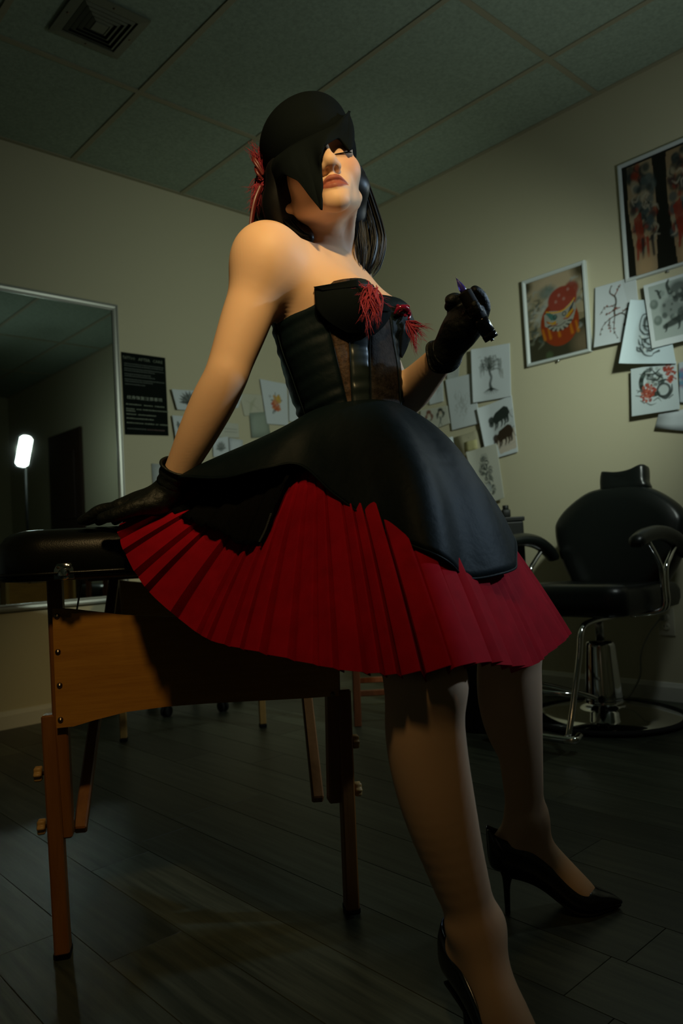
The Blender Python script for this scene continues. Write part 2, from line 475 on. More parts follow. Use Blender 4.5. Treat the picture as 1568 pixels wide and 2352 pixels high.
# ================================================================ MASSAGE TABLE
TT = np.array([.504, .8637, 0]); TT /= np.linalg.norm(TT)
TW = np.array([TT[1], -TT[0], 0]); ZZ = np.array([0, 0, 1.])
E0 = np.array([.8015, 1.309, 0])
TOPZ = .790
def tb(w, t, z): return E0+TW*w+TT*t+ZZ*z
def tpx(x, y, t=0.):
    r = ray(x, y); return CAM+r*(((E0+TT*t-CAM)@TT)/(r@TT))
def stick(a, b, sw, sd, wdir=TW):
    """square timber from a to b"""
    a = np.array(a, float); b = np.array(b, float); d = b-a; L = np.linalg.norm(d); d /= L
    w = np.array(wdir, float); w = unit(w-d*(w@d)); n = np.cross(d, w)
    return box((a+b)/2, (sw, sd, L), (w, n, d), .003, 1)

tab = thing('massage_table', tb(0, .8, 0), 'black padded massage table on wooden legs, the person leans on its near end', 'table')
# cushion
def rrect(hw, t0, t1, r, z, n=7):
    pts = []
    for cw, ct, a0 in ((hw-r, t0+r, -90), (hw-r, t1-r, 0), (-hw+r, t1-r, 90), (-hw+r, t0+r, 180)):
        for k in range(n):
            a = math.radians(a0+90*k/(n-1)); pts.append(tb(cw+r*math.cos(a), ct+r*math.sin(a), z))
    return pts
rows = []
for ins, z in ((.03, .694), (.006, .696), (0, .703), (0, .745), (.004, .762), (.013, .776), (.027, .785), (.045, .789), (.08, TOPZ)):
    rows.append(rrect(.362-ins, -.105+ins, 1.76-ins, .09-ins*.6, z))
mesh('cushion', loft(rows, True, True, True), M['vinyl'], tab)
mesh('edge_piping', tube([p for p in rrect(.363, -.106, 1.761, .091, .708)]+[rrect(.363, -.106, 1.761, .091, .708)[0]], .003, 6), M['vinyl'], tab)
for sgn in (-1, 1):
    c = tpx(147, 1312, -.106) if sgn < 0 else tb(.24, -.106, .715)
    h = mesh('corner_bracket', prism([(-.017, -.014), (.017, -.014), (.017, .004), (.012, .014), (-.012, .014), (-.017, .004)], .004, c, TW, ZZ, -TT, .001), M['chrome'], tab)
    mesh('dome_cap', lathe([(.011, 0), (.0105, .004), (.007, .008), (0, .0095)], c-ZZ*.005-TT*.002, -TT, 20), M['chrome'], h)
    for s2 in (-1, 1):
        mesh('screw', lathe([(.0025, 0), (.002, .0015), (0, .002)], c+TW*s2*.010+ZZ*.007-TT*.002, -TT, 8), M['screw'], h)
# near legs: upper post, sliding lower post, knobs, diagonal braces
def near_leg(up_top, up_bot, lo_top, lo_bot, knobs, side, br0, br1, brt):
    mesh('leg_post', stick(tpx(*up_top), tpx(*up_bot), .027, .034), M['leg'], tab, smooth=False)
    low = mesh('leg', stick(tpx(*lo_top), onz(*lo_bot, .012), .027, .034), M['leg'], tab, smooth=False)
    f = onz(*lo_bot, .006)
    mesh('foot_cap', box(f, (.030, .037, .012), (TW, TT, ZZ), .002, 1), M['rubber'], low, smooth=False)
    for kx, ky in knobs:
        c = tpx(kx, ky)
        lobes = [(.0125+.0022*math.cos(6*a))*np.array([math.cos(a), math.sin(a)]) for a in np.linspace(0, 2*math.pi, 36, endpoint=False)]
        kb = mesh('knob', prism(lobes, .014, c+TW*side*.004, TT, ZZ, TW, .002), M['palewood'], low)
        mesh('knob_bolt', tube([c-TW*side*.028, c-TW*side*.002], .0035, 8), M['screw'], kb)
    mesh('brace', stick(tpx(*br0, .035), tpx(*br1, brt), .024, .022), M['leg'], tab, smooth=False)
near_leg((126, 1326), (152, 1920), (114, 1640), (145, 2186), ((93, 1777), (101, 1898)), -1, (184, 1908), (262, 1334), .55)
near_leg((757, 1290), (768, 1840), (787, 1582), (807, 2085), ((811, 1703), (817, 1812)), 1, (730, 1838), (672, 1300), .55)
# end panels with concave edges
def panel(pts, t, hole_px, name='end_panel'):
    P = np.array([tpx(x, y, t) for x, y in pts])
    A = P-TT*.006; B = P+TT*.006; n = len(P)
    V = np.vstack([A, B]); h = n//2
    F = []
    for k in range(h-1):
        a, b, c, d = k, k+1, n-2-k, n-1-k
        F += [(a, d, c, b), (n+a, n+b, n+c, n+d)]
    for k in range(n):
        k2 = (k+1) % n; F.append((k, k2, n+k2, n+k))
    o = mesh(name, (V, F), M['wood'], tab, smooth=False)
    for sx, sy in hole_px:
        mesh('screw', lathe([(.0052, 0), (.0048, .002), (.003, .0036), (0, .004)], tpx(sx, sy, t-.006), -TT, 14), M['screw'], o)
    return o
top = [(121, 1397), (160, 1398), (220, 1405), (290, 1412), (380, 1416), (470, 1412), (560, 1398), (640, 1378), (710, 1358), (775, 1344)]
bot = [(776, 1597), (710, 1602), (640, 1606), (560, 1610), (470, 1615), (380, 1622), (290, 1634), (220, 1652), (170, 1667), (131, 1671)]
panel(top+bot, -.024, ((131, 1415), (133, 1497), (137, 1574), (139, 1653), (764, 1594), (760, 1520), (757, 1440)))
for sgn in (-1, 1):
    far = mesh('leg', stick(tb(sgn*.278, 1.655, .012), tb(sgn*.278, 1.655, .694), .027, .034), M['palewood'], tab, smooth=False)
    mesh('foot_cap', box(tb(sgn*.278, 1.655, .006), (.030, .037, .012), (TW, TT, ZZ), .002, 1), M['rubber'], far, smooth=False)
    mesh('brace', stick(tb(sgn*.262, 1.62, .23), tb(sgn*.24, 1.05, .69), .024, .022), M['leg'], tab, smooth=False)
w_ = np.linspace(-.285, .285, 12); cc = 1-(w_/.285)**2
P2 = [tb(w, 1.63, .645-.03*c) for w, c in zip(w_, cc)]+[tb(w, 1.63, .42+.025*c) for w, c in zip(w_[::-1], cc[::-1])]
V2 = np.vstack([P2, np.array(P2)+TT*.012]); n2 = len(P2); F2 = []
for k in range(n2//2-1): F2 += [(k, n2-1-k, n2-2-k, k+1), (n2+k, n2+k+1, 2*n2-2-k, 2*n2-1-k)]
for k in range(n2): F2.append((k, (k+1) % n2, n2+(k+1) % n2, n2+k))
mesh('end_panel', (V2, F2), M['wood'], tab, smooth=False)
mesh('tension_cable', tube([tb(-.262, .40, .692), tb(-.262, .24, .60), tb(-.262, .03, .50)], .0022, 6, 12), M['cordgrey'], tab)
mesh('centre_rail', box(tb(0, .83, .68), (.6, .04, .03), (TW, TT, ZZ), .003, 1), M['leg'], tab, smooth=False)

# ================================================================ BARBER CHAIR
BC = np.array([2.761, 1.549, 0]); CF = unit([-1., -.03, 0]); CL = unit([.03, -1., 0])
def bc(f, l, z): return BC+CF*f+CL*l+ZZ*z
chair = thing('barber_chair', BC, 'black leather hydraulic barber chair with chrome base against the wall', 'chair')
bs = mesh('base', lathe([(.288, .012), (.28, .02), (.20, .032), (.12, .046), (.085, .058), (.078, .066), (.0, .066)], BC, seg=64), M['chrome'], chair)
mesh('rubber_rim', lathe([(.285, 0), (.302, .003), (.306, .011), (.302, .019), (.288, .0215), (.284, .012), (.285, 0)], BC, seg=64, cap=False), M['rubber'], bs)
cl = mesh('column', lathe([(.073, .062), (.070, .09), (.056, .285), (.053, .298), (.046, .304), (.018, .306), (.0, .306)], BC, seg=40), M['chrome'], chair)
mesh('piston', tube([bc(0, 0, .30), bc(0, 0, .415)], .0165, 16), M['steel'], chair)
mesh('seat_plate', box(bc(0, 0, .418), (.30, .26, .016), (CF, CL, ZZ), .003, 1), M['black'], chair)
lv = mesh('pump_lever', tube([bc(.05, .02, .075), bc(.11, .01, .105), bc(.20, -.06, .145), bc(.30, -.12, .18)], .008, 10, 14), M['chrome'], chair)
mesh('lever_pad', tube([bc(.285, -.10, .175), bc(.315, -.14, .186)], .014, 10), M['rubber'], lv)
mesh('release_knob', lathe([(.004, 0), (.012, .004), (.014, .014), (.010, .022), (0, .024)], bc(.064, .03, .085), CF+ZZ*.3, 14), M['black'], chair)
def cushion_rows(outline, o, u, v, w, prof, cen):
    """soft cushion: outline (u,v) scaled about CEN and pushed along w: prof = (scale, offset)"""
    A = np.array(outline, float); c = np.array(cen, float); rows = []
    for s, h in prof:
        B = c+(A-c)*s; rows.append(np.array(o)+B[:, :1]*u+B[:, 1:]*v+h*np.array(w))
    return loft(rows, True, True, True)
def rr2(a0, a1, b0, b1, r, n=5):
    pts = []
    for ca, cb, s in ((a1-r, b1-r, 0), (a0+r, b1-r, 90), (a0+r, b0+r, 180), (a1-r, b0+r, 270)):
        for k in range(n):
            t = math.radians(s+90*k/(n-1)); pts.append((ca+r*math.cos(t), cb+r*math.sin(t)))
    return pts
# seat: rolled front, dished middle
so = rr2(-.24, .31, -.245, .245, .07, 8)
V, Fc = cushion_rows(so, bc(0, 0, .428), CF, CL, ZZ, [(.92, 0), (.99, .006), (1.02, .03), (1.02, .07), (.98, .094), (.88, .105), (.6, .10), (.3, .094), (.05, .092)], (0, 0))
dv = (V-BC)@CF
V[:, 2] += np.where(V[:, 2] > .48, .012*np.clip(dv/.25, -1, 1)**2*np.sign(dv), 0)
mesh('seat', (V, Fc), M['leather'], chair)
# backrest: wide shoulders narrowing to the seat, leaning back
bo = [(-.06, .912), (.06, .912), (.125, .900), (.185, .868), (.245, .82), (.279, .772), (.284, .735), (.272, .67), (.245, .595), (.205, .52), (.165, .455), (.10, .44),
      (-.10, .44), (-.165, .455), (-.205, .52), (-.245, .595), (-.272, .67), (-.284, .735), (-.279, .772), (-.245, .82), (-.185, .868), (-.125, .900)]
bo = [tuple(q) for q in smooth_path(np.array(bo+[bo[0]]), 67)[:-1]]
lean = unit(ZZ-CF*.20); bn = unit(CF+ZZ*.20)
bo2 = [(a, (b-.44)) for a, b in bo]
o0 = bc(-.175, 0, .45)
V, Fc = cushion_rows(bo2, o0, CL, lean, bn, [(.4, -.045), (.9, -.042), (.985, -.03), (1.0, -.01), (.995, .02), (.965, .043), (.90, .056), (.7, .062), (.4, .058), (.05, .056)], (0, .25))
mesh('backrest', (V, Fc), M['leather'], chair)
# headrest: concave top edge
ho = [(-.095, 0), (-.098, .05), (-.094, .083), (-.085, .09), (-.04, .083), (0, .082), (.04, .088), (.075, .101), (.09, .102), (.097, .09), (.099, .04), (.095, 0)]
ho = [tuple(q) for q in smooth_path(np.array(ho+[ho[0]]), 49)[:-1]]
hr = mesh('headrest', cushion_rows(ho, bc(-.255, .022, .893), CL, lean, bn, [(.85, -.03), (.97, -.026), (1, -.012), (1., .02), (.95, .034), (.8, .040), (.4, .036), (.05, .035)], (0, .045)), M['leather'], chair)
mesh('headrest_post', tube([bc(-.27, .022, .82), bc(-.275, .022, .91)], .009, 10), M['steel'], hr)
# armrests with paired chrome tubes
for s in (-1, 1):
    L = .285*s
    pad = mesh('armrest', tube([bc(.245, L, .672), bc(.235, L, .69), bc(.17, L, .708), bc(.06, L, .716), (bc(-.05, L, .700)), bc(-.13, L, .665), bc(-.175, L, .63), bc(-.18, L, .618)],
                               [.015, .024, .027, .028, .028, .027, .024, .014], 14, 30, flat=1.25), M['leather'], chair)
    mesh('arm_tube', tube([bc(.15, L, .69), bc(.09, L, .635), bc(.055, L, .585), bc(.05, L, .52), bc(.05, L, .46), bc(.06, L*.93, .43), bc(.08, L*.6, .417)], .0095, 10, 30), M['chrome'], pad)
    mesh('arm_tube', tube([bc(-.085, L, .665), bc(-.03, L, .625), bc(.012, L, .585), bc(.02, L, .52), bc(.02, L, .46), bc(.03, L*.93, .43), bc(.05, L*.6, .417)], .0095, 10, 30), M['chrome'], pad)
    fr = mesh('footrest_tube', tube([bc(.05, .10*s, .41), bc(.27, .11*s, .41), bc(.35, .115*s, .385), bc(.39, .12*s, .29), bc(.50, .13*s, .075), bc(.525, .13*s, .052)], .0105, 10, 30), M['chrome'], chair)
bar_ = mesh('footrest_bar', tube([bc(.48, -.155, .055), bc(.53, -.15, .05), bc(.54, 0, .05), bc(.53, .15, .05), bc(.48, .155, .055)], .0125, 12, 30), M['chrome'], chair)
mesh('footrest_crossbar', tube([bc(.445, -.125, .18), bc(.445, .125, .18)], .0085, 10), M['chrome'], chair)

# ================================================================ SMALL FURNITURE BEHIND
c = at(1127, 1235, 3.36); c[2] = 0
FH = unit(FW*np.array([1, 1, 0])); RH = np.array([FH[1], -FH[0], 0])
cart = thing('tool_cabinet', c, 'slim black tool cabinet behind the skirt, left of the barber chair', 'cabinet')
mesh('body', box(c+ZZ*.4225, (.245, .22, .745), (RH, FH, ZZ), .006), M['black'], cart, smooth=False)
mesh('top', box(c+ZZ*.805, (.255, .23, .02), (RH, FH, ZZ), .004), M['black'], cart, smooth=False)
for z in (.22, .43, .64):
    dr = mesh('drawer', box(c+ZZ*z-FH*.113, (.225, .012, .19), (RH, FH, ZZ), .003), M['black'], cart, smooth=False)
    mesh('handle', tube([c+ZZ*(z+.05)-FH*.119-RH*.05, c+ZZ*(z+.05)-FH*.135-RH*.045, c+ZZ*(z+.05)-FH*.135+RH*.045, c+ZZ*(z+.05)-FH*.119+RH*.05], .004, 8), M['steel'], dr)
for a in (-1, 1):
    for b in (-1, 1):
        mesh('caster', lathe([(.022, -.009), (.025, -.006), (.025, .006), (.022, .009)], c+RH*a*.10+FH*b*.085+ZZ*.025, RH, 16), M['rubber'], cart)
bt = at(1162, 1190, 3.33); bt[2] = .815
bot_ = thing('ink_bottle', bt, 'square-shouldered black bottle on top of the black tool cabinet', 'bottle')
mesh('body', box(bt+ZZ*.018, (.036, .036, .036), (RH, FH, ZZ), .006), M['black'], bot_)
mesh('cap', lathe([(.013, .034), (.0135, .036), (.0135, .052), (.012, .054), (0, .054)], bt, seg=16), M['black'], bot_)

# wooden stool
sp = np.array([2.108, 2.27, 0]); ex = RH*.30; ey = FH*.30
stool = thing('wooden_stool', sp+ex/2+ey/2, 'reddish wooden stool with stretchers on the floor behind the table', 'stool')
cor = [sp, sp+ex, sp+ex+ey, sp+ey]; mid = sp+ex/2+ey/2
for q in cor:
    mesh('leg', stick(q, q+(mid-q)*.08+ZZ*.60, .030, .030, RH), M['redwood'], stool, smooth=False)
for k in range(4):
    z = .13 if k % 2 == 0 else .20
    mesh('stretcher', stick(cor[k]+ZZ*z+(mid-cor[k])*.02, cor[(k+1) % 4]+ZZ*z+(mid-cor[(k+1) % 4])*.02, .024, .018, ZZ), M['redwood'], stool, smooth=False)
mesh('seat', box(mid+ZZ*.612, (.34, .34, .03), (RH, FH, ZZ), .01), M['redwood'], stool)
# rolling stool with five-star base
rc = np.array([1.93, 3.215, 0])
rs = thing('rolling_stool', rc, 'black rolling stool on a five-star caster base near the back wall', 'stool')
a0 = math.atan2(3.136-rc[1], 1.737-rc[0])
for k in range(5):
    a = a0+k*2*math.pi/5; d = np.array([math.cos(a), math.sin(a), 0])
    arm = mesh('base_arm', tube([rc+ZZ*.085+d*.02, rc+ZZ*.075+d*.12, rc+ZZ*.062+d*.22], [.018, .015, .011], 10, 8), M['black'], rs)
    cs = np.cross(d, ZZ)
    for s in (-1, 1):
        mesh('caster_wheel', lathe([(.018, -.007), (.0245, -.005), (.0245, .005), (.018, .007)], rc+d*.215+cs*s*.011+ZZ*.0245, cs, 16), M['rubber'], arm)
mesh('gas_lift', tube([rc+ZZ*.07, rc+ZZ*.42], [.026, .022, .016, .016], 14), M['black'], rs)
mesh('seat', lathe([(.02, .41), (.15, .415), (.168, .425), (.172, .45), (.165, .472), (.14, .482), (0, .486)], rc, seg=36), M['leather'], rs)

# black waste bin on the floor, seen between the legs
wb = at(1100, 1600, 2.92); wb[2] = 0
bn_ = thing('waste_bin', wb, 'round black waste bin on the floor, seen between the legs', 'bin')
mesh('body', lathe([(.0, .001), (.078, .001), (.082, .006), (.098, .33), (.1, .334), (.0975, .334), (.080, .012), (0, .010)], wb, seg=32, cap=False), M['black'], bn_)
mesh('rim', lathe([(.0975, .325), (.103, .328), (.104, .336), (.100, .341), (.0965, .337), (.0975, .325)], wb, seg=32, cap=False), M['black'], bn_)
# ================================================================ PRINTS ON THE WALLS
class Canvas:
    """little painter: the picture becomes the point colours of a paper mesh (flat print only)"""
    def __init__(s, nu, nv, bg):
        s.nu, s.nv = nu, nv
        s.u, s.v = np.meshgrid(np.linspace(0, 1, nu), np.linspace(0, 1, nv))
        s.asp = nv/nu
        s.c = np.ones((nv, nu, 3))*np.array(bg)
    def blend(s, mask, col, a=1.):
        k = (np.clip(mask, 0, 1)*a)[..., None]; s.c = s.c*(1-k)+np.array(col)*k
    def dist(s, x, y): return np.hypot(s.u-x, (s.v-y)*s.asp)
    def disc(s, x, y, r, col, a=1., soft=.012, ry=None, rot=0.):
        du, dv = s.u-x, (s.v-y)*s.asp
        c, n = math.cos(rot), math.sin(rot); p, q = du*c+dv*n, -du*n+dv*c
        d = np.hypot(p, q*(r/(ry or r)))
        s.blend((r-d)/soft+.5, col, a)
    def ring(s, x, y, r, w, col, a=1., soft=.01): s.blend((w/2-np.abs(s.dist(x, y)-r))/soft+.5, col, a)
    def line(s, pts, w, col, a=1., soft=.01, smooth=True):
        pts = np.asarray(pts, float); w = np.atleast_1d(np.asarray(w, float))
        if smooth and len(pts) > 2: 
            n = 5*len(pts); w = np.interp(np.linspace(0, 1, n), np.linspace(0, 1, len(w)), w) if len(w) > 1 else w
            pts = smooth_path(pts, n)
        if len(w) == 1: w = np.full(len(pts), w[0])
        best = np.full(s.u.shape, -9.)
        for i in range(len(pts)-1):
            a0, b0 = pts[i], pts[i+1]; dx, dy = b0[0]-a0[0], (b0[1]-a0[1])*s.asp; L = dx*dx+dy*dy+1e-12
            px, py = s.u-a0[0], (s.v-a0[1])*s.asp; t = np.clip((px*dx+py*dy)/L, 0, 1)
            best = np.maximum(best, (w[i]*(1-t)+w[i+1]*t)/2-np.hypot(px-t*dx, py-t*dy))
        s.blend(best/soft+.5, col, a)
    def poly(s, pts, col, a=1.):
        pts = np.asarray(pts, float); ins = np.zeros(s.u.shape, bool); n = len(pts)
        for i in range(n):
            (x0, y0), (x1, y1) = pts[i], pts[(i+1) % n]
            if y0 == y1: continue
            ins ^= ((s.v > min(y0, y1)) & (s.v <= max(y0, y1)) & (s.u < (s.v-y0)*(x1-x0)/(y1-y0)+x0))
        s.blend(ins.astype(float), col, a)
    def cloud(s, x, y, r, n, cols, size, g, a=.8):
        for _ in range(n):
            t = g.random()*6.28; q = math.sqrt(g.random())*r
            s.disc(x+q*math.cos(t), y+q*math.sin(t)/s.asp, size*(.5+g.random()), cols[g.integers(len(cols))], a, size*.6)
    def colors(s): return np.clip(s.c, 0, 1).reshape(-1, 3)

INK, INK2, GREYI = (.02, .03, .025), (.10, .12, .11), (.26, .28, .27)
PAPER = (.60, .66, .70); PAPER2 = (.52, .53, .46); PAPER3 = (.46, .50, .50)

def sheet(name, px, wall, off, canvas, label, cat='drawing', group='tattoo drawings taped to the walls', curl=0., curl_side=(0, 0, 0, 0), thick=.0006, m='print', wob=.002, corners=None):
    """paper on a wall: px = TL, TR, BR, BL in the photograph, OFF from the wall (number or one per corner)"""
    offs = [off]*4 if np.isscalar(off) else list(off)
    n = np.array([0, -1., 0]) if wall == 'back' else np.array([-1., 0, 0])
    if corners is None:
        Q = [(ony(x, y, YW) if wall == 'back' else onx(x, y, XW)) for x, y in px]
    else: Q = [np.array(c, float) for c in corners]
    u, v = canvas.u.ravel()[:, None], canvas.v.ravel()[:, None]
    P = Q[0]*(1-u)*(1-v)+Q[1]*u*(1-v)+Q[2]*u*v+Q[3]*(1-u)*v
    o = offs[0]*(1-u)*(1-v)+offs[1]*u*(1-v)+offs[2]*u*v+offs[3]*(1-u)*v
    l, r, t, b = curl_side
    o = o+l*np.clip(1-u/.35, 0, 1)**2+r*np.clip((u-.65)/.35, 0, 1)**2+t*np.clip(1-v/.35, 0, 1)**2+b*np.clip((v-.65)/.35, 0, 1)**2
    o = o+wob*(.5+.5*np.sin(5*u+3*v+offs[0]*900))
    P = P+n*o
    F = grid_faces(canvas.nu, canvas.nv)
    V2, F2 = thicken(P, F, thick)
    if name == 'drawing' or True:
        cols = np.vstack([canvas.colors(), canvas.colors()])
    return mesh(name, (V2, F2), M[m], label=label, cat=cat, group=group, colors=cols)

g = np.random.default_rng(3)
# ---------- black aftercare poster with its lettering
pc = Canvas(4, 4, (.012, .016, .014))
poster = thing('aftercare_poster', ((1.789+2.04)/2, YW-.004, 1.358), 'black poster headed TATTOO AFTER CARE with Chinese text beside the mirror', 'poster')
Q = [ony(278, 808, YW-.003), ony(379, 822, YW-.003), ony(387, 1001, YW-.003), ony(287, 998, YW-.003)]
mesh('sheet', thicken(np.array([Q[0]+(Q[1]-Q[0])*a+((Q[3]+(Q[2]-Q[3])*a)-(Q[0]+(Q[1]-Q[0])*a))*b for b in np.linspace(0, 1, 5) for a in np.linspace(0, 1, 5)]), grid_faces(5, 5), .002), mat('poster_black', (.005, .008, .006), .9, spec=.08), poster, smooth=False)
M['letters'] = mat('poster_lettering', (.16, .19, .13), .6)
M['letters2'] = mat('poster_lettering_bright', (.30, .34, .27), .6)
M['letters3'] = mat('poster_small_print', (.045, .06, .045), .6)
M['letters4'] = mat('poster_small_print_red', (.07, .03, .025), .6)
PXD = unit(Q[1]-Q[0]); PZD = unit(Q[0]-Q[3])
PWID, PHGT = np.linalg.norm(Q[1]-Q[0]), np.linalg.norm(Q[0]-Q[3])
def lettering(s, a, b, width, height, m, parent, origin=None, xd=None, zd=None, nrm=(0, -1, 0), name='lettering', sq=1.):
    """flat letters: (a,b) = fraction across / down of the lower left corner, fitted to width x height in metres"""
    cu = bpy.data.curves.new('text', 'FONT'); cu.body = s; cu.size = 1.; cu.resolution_u = 1
    ob = bpy.data.objects.new('text', cu); COL.objects.link(ob)
    dg = bpy.context.evaluated_depsgraph_get()
    me = bpy.data.meshes.new_from_object(ob.evaluated_get(dg))
    V = np.array([v.co[:] for v in me.vertices]); F = [tuple(p.vertices) for p in me.polygons]
    bpy.data.objects.remove(ob); bpy.data.curves.remove(cu); bpy.data.meshes.remove(me)
    if not len(V): return
    lo, hi = V.min(0), V.max(0)
    V = (V-lo)/np.maximum(hi-lo, 1e-6)
    o = origin if origin is not None else Q[0]+(Q[1]-Q[0])*a+(Q[3]-Q[0])*b+np.array(nrm)*.0016
    xd = PXD if xd is None else xd; zd = PZD if zd is None else zd
    P = o+V[:, :1]*width*xd+V[:, 1:2]*height*zd
    return mesh(name, (P, F), m, parent, smooth=False)
lettering('TATTOO', .02, .082, PWID*.28, .015, M['letters'], poster)
lettering('AFTER', .37, .082, PWID*.27, .015, M['letters'], poster)
lettering('CARE', .70, .082, PWID*.23, .015, M['letters'], poster)
lettering('\u7eb9\u8eab\u6062\u590d\u6ce8\u610f\u4e8b\u9879', .08, .565, PWID*.80, .019, M['letters2'], poster)
def small_print(b, spans, m):
    """a line of print too small to read: a row of short dashes"""
    parts = []
    for a0, a1 in spans:
        a = a0
        while a < a1:
            w = .010+.018*g.random()
            o = Q[0]+(Q[1]-Q[0])*a+(Q[3]-Q[0])*b+np.array([0, -.0016, 0])
            h = .0045+.0015*g.random()
            parts.append(([o, o+PXD*w*PWID*1.6, o+PXD*w*PWID*1.6+PZD*h, o+PZD*h], [(0, 1, 2, 3)]))
            a += w*1.6+.008
    mesh('small_print', join(*parts), m, poster, smooth=False, kind='stuff')
for b, e in ((.14, .95), (.165, .9), (.20, .95), (.225, .7), (.265, .6), (.29, .7), (.33, .95), (.355, .65), (.39, .5)):
    small_print(b, [(.05, e)], M['letters3'])
for b, sp_ in ((.635, [(.05, .4), (.45, .66), (.70, .76), (.80, .92)]), (.69, [(.05, .2), (.28, .38), (.42, .98)]), (.715, [(.05, .24)]), (.755, [(.05, .26), (.31, .70)]), (.805, [(.05, .62)]), (.86, [(.05, .4), (.45, .65), (.7, .76), (.8, .98)])):
    small_print(b, sp_, M['letters'])
small_print(.93, [(.05, .45)], M['letters3']); small_print(.93, [(.5, .9)], M['letters4'])

# ---------- drawings: painters
def lotus(c, x, y, r, cols=(INK, INK2)):
    for k in range(11):
        a = math.pi*(k/10); 
        c.line([(x, y+.05), (x+r*.6*math.cos(a), y-r*.6*math.sin(a)/c.asp), (x+r*math.cos(a), y-r*math.sin(a)/c.asp)], [.012, r*.22, .004], cols[k % 2], .9, .02)
    c.disc(x, y+.04, r*.45, cols[0], .7, .05, r*.25)
def branches(c, x, y, a, L, w, depth, col, g, tips):
    if depth == 0 or L < .02: tips.append((x, y)); return
    x1, y1 = x+L*math.cos(a), y-L*math.sin(a)/c.asp
    c.line([(x, y), ((x+x1)/2+.02*(g.random()-.5), (y+y1)/2), (x1, y1)], [w, w*.7], col, .95, .01)
    for s in (-1, 1):
        if g.random() < .9: branches(c, x1, y1, a+s*(.3+.5*g.random()), L*(.6+.25*g.random()), w*.65, depth-1, col, g, tips)
def willow():
    c = Canvas(70, 84, PAPER); 
    c.line([(.48, .80), (.45, .70), (.49, .58), (.46, .5), (.44, .42)], [.09, .06, .055, .06, .05], INK, .9, .03)
    c.line([(.46, .66), (.50, .56), (.47, .46)], .012, PAPER3, .5)
    for k in range(9): a = -2.9+2.7*k/8; c.line([(.47, .79), (.47+.1*math.cos(a), .82+.02*math.sin(a*3)), (.47+.21*math.cos(a), .83-.09*math.sin(a)*.7)], [.04, .02, .004], INK, .85, .02)
    for k in range(14):
        a = .35+2.5*g.random(); L = .16+.12*g.random()
        x1, y1 = .46+L*1.25*math.cos(a), .42-L*math.sin(a)
        c.line([(.45, .45), (.45+.5*L*math.cos(a), .42-.7*L*math.sin(a)), (x1, y1)], [.03, .012, .006], INK, .8, .02)
        for _ in range(7):
            x2 = x1+.10*(g.random()-.5); c.line([(x2, y1), (x2+.02, y1+.08), (x2+.01, y1+.10+.13*g.random())], [.012, .006], INK2, .5, .02)
    c.cloud(.44, .33, .16, 60, (INK, INK2, GREYI), .018, g, .45)
    c.line([(.5, .44), (.66, .43), (.76, .50), (.79, .62)], [.03, .02, .01], INK2, .8, .02)
    for _ in range(14): x2 = .70+.12*g.random(); c.line([(x2, .46), (x2+.01, .52+.13*g.random())], .008, GREYI, .6, .02)
    c.line([(.17, .18), (.22, .16), (.24, .18)], .01, GREYI, .7)
    return c
def sketch(seed, dark=GREYI, n=40, cx=.5, cy=.55, r=.28, bg=PAPER):
    gg = np.random.default_rng(seed); c = Canvas(44, 60, bg)
    for _ in range(n):
        t = gg.random()*6.28; q = r*gg.random()
        x, y = cx+q*math.cos(t), cy+q*math.sin(t)/c.asp
        a = gg.random()*6.28; L = .05+.08*gg.random()
        c.line([(x, y), (x+L*math.cos(a), y+L*math.sin(a)), (x+L*math.cos(a+.8), y+1.5*L*math.sin(a+.8))], .012, dark, .45, .02)
    return c
def beasts():
    c = Canvas(66, 90, PAPER)
    c.poly([(.30, .30), (1, .22), (1, .58), (.34, .62)], PAPER3, .6)
    c.poly([(.34, .64), (.97, .56), (.97, .92), (.42, .95)], (.50, .34, .16), .55)
    c.line([(.33, .63), (.97, .54)], .015, INK, .8)
    for ox, oy, col in ((0, 0, INK), (.10, .34, (.035, .022, .012))):
        c.poly([(.34+ox*.5, .30+oy), (.45+ox*.5, .20+oy), (.74+ox*.5, .13+oy), (.84+ox*.5, .17+oy), (.87+ox*.5, .27+oy), (.83+ox*.5, .34+oy), (.62+ox*.5, .36+oy), (.44+ox*.5, .40+oy)], col)
        c.disc(.32+ox*.5, .31+oy, .095, col, .95, .03); c.disc(.30+ox*.5, .38+oy, .07, col, .9, .03)
        for lx, ly in ((.42, .50), (.48, .47), (.62, .47), (.72, .46), (.80, .43)):
            c.line([(lx+ox*.5, .33+oy), (lx+.01+ox*.5, .41+oy), (lx-.03+ox*.5, ly+oy)], [.09, .05, .03], col, .95, .02)
        c.line([(.86+ox*.5, .22+oy), (.90+ox*.5, .33+oy), (.96+ox*.5, .38+oy)], [.02, .01], col, .9)
        for lx in (.38, .55, .7): c.line([(lx+ox*.5, .50+oy), (lx+.2+ox*.5, .47+oy)], .012, GREYI, .5, .03)
    return c
def two_women():
    c = Canvas(60, 50, PAPER2)
    for x, col in ((.30, (.16, .05, .03)), (.72, INK)):
        c.line([(x, .15), (x-.10, .35), (x-.12, .55)], [.06, .10, .03], col, .9, .03); c.line([(x, .15), (x+.11, .35), (x+.08, .55)], [.06, .10, .03], col, .9, .03)
        c.disc(x, .16, .09, col, .9, .03); c.disc(x, .30, .055, (.55, .48, .38), .9, .03, .075)
        c.line([(x-.03, .5), (x-.02, .7), (x-.10, .95)], [.05, .04, .02], INK2, .8, .02); c.line([(x+.05, .5), (x-.02, .75), (x+.02, .95)], [.04, .03, .02], INK2, .7, .02)
        c.line([(x-.02, .28), (x+.02, .28)], .012, INK, .8)
    return c
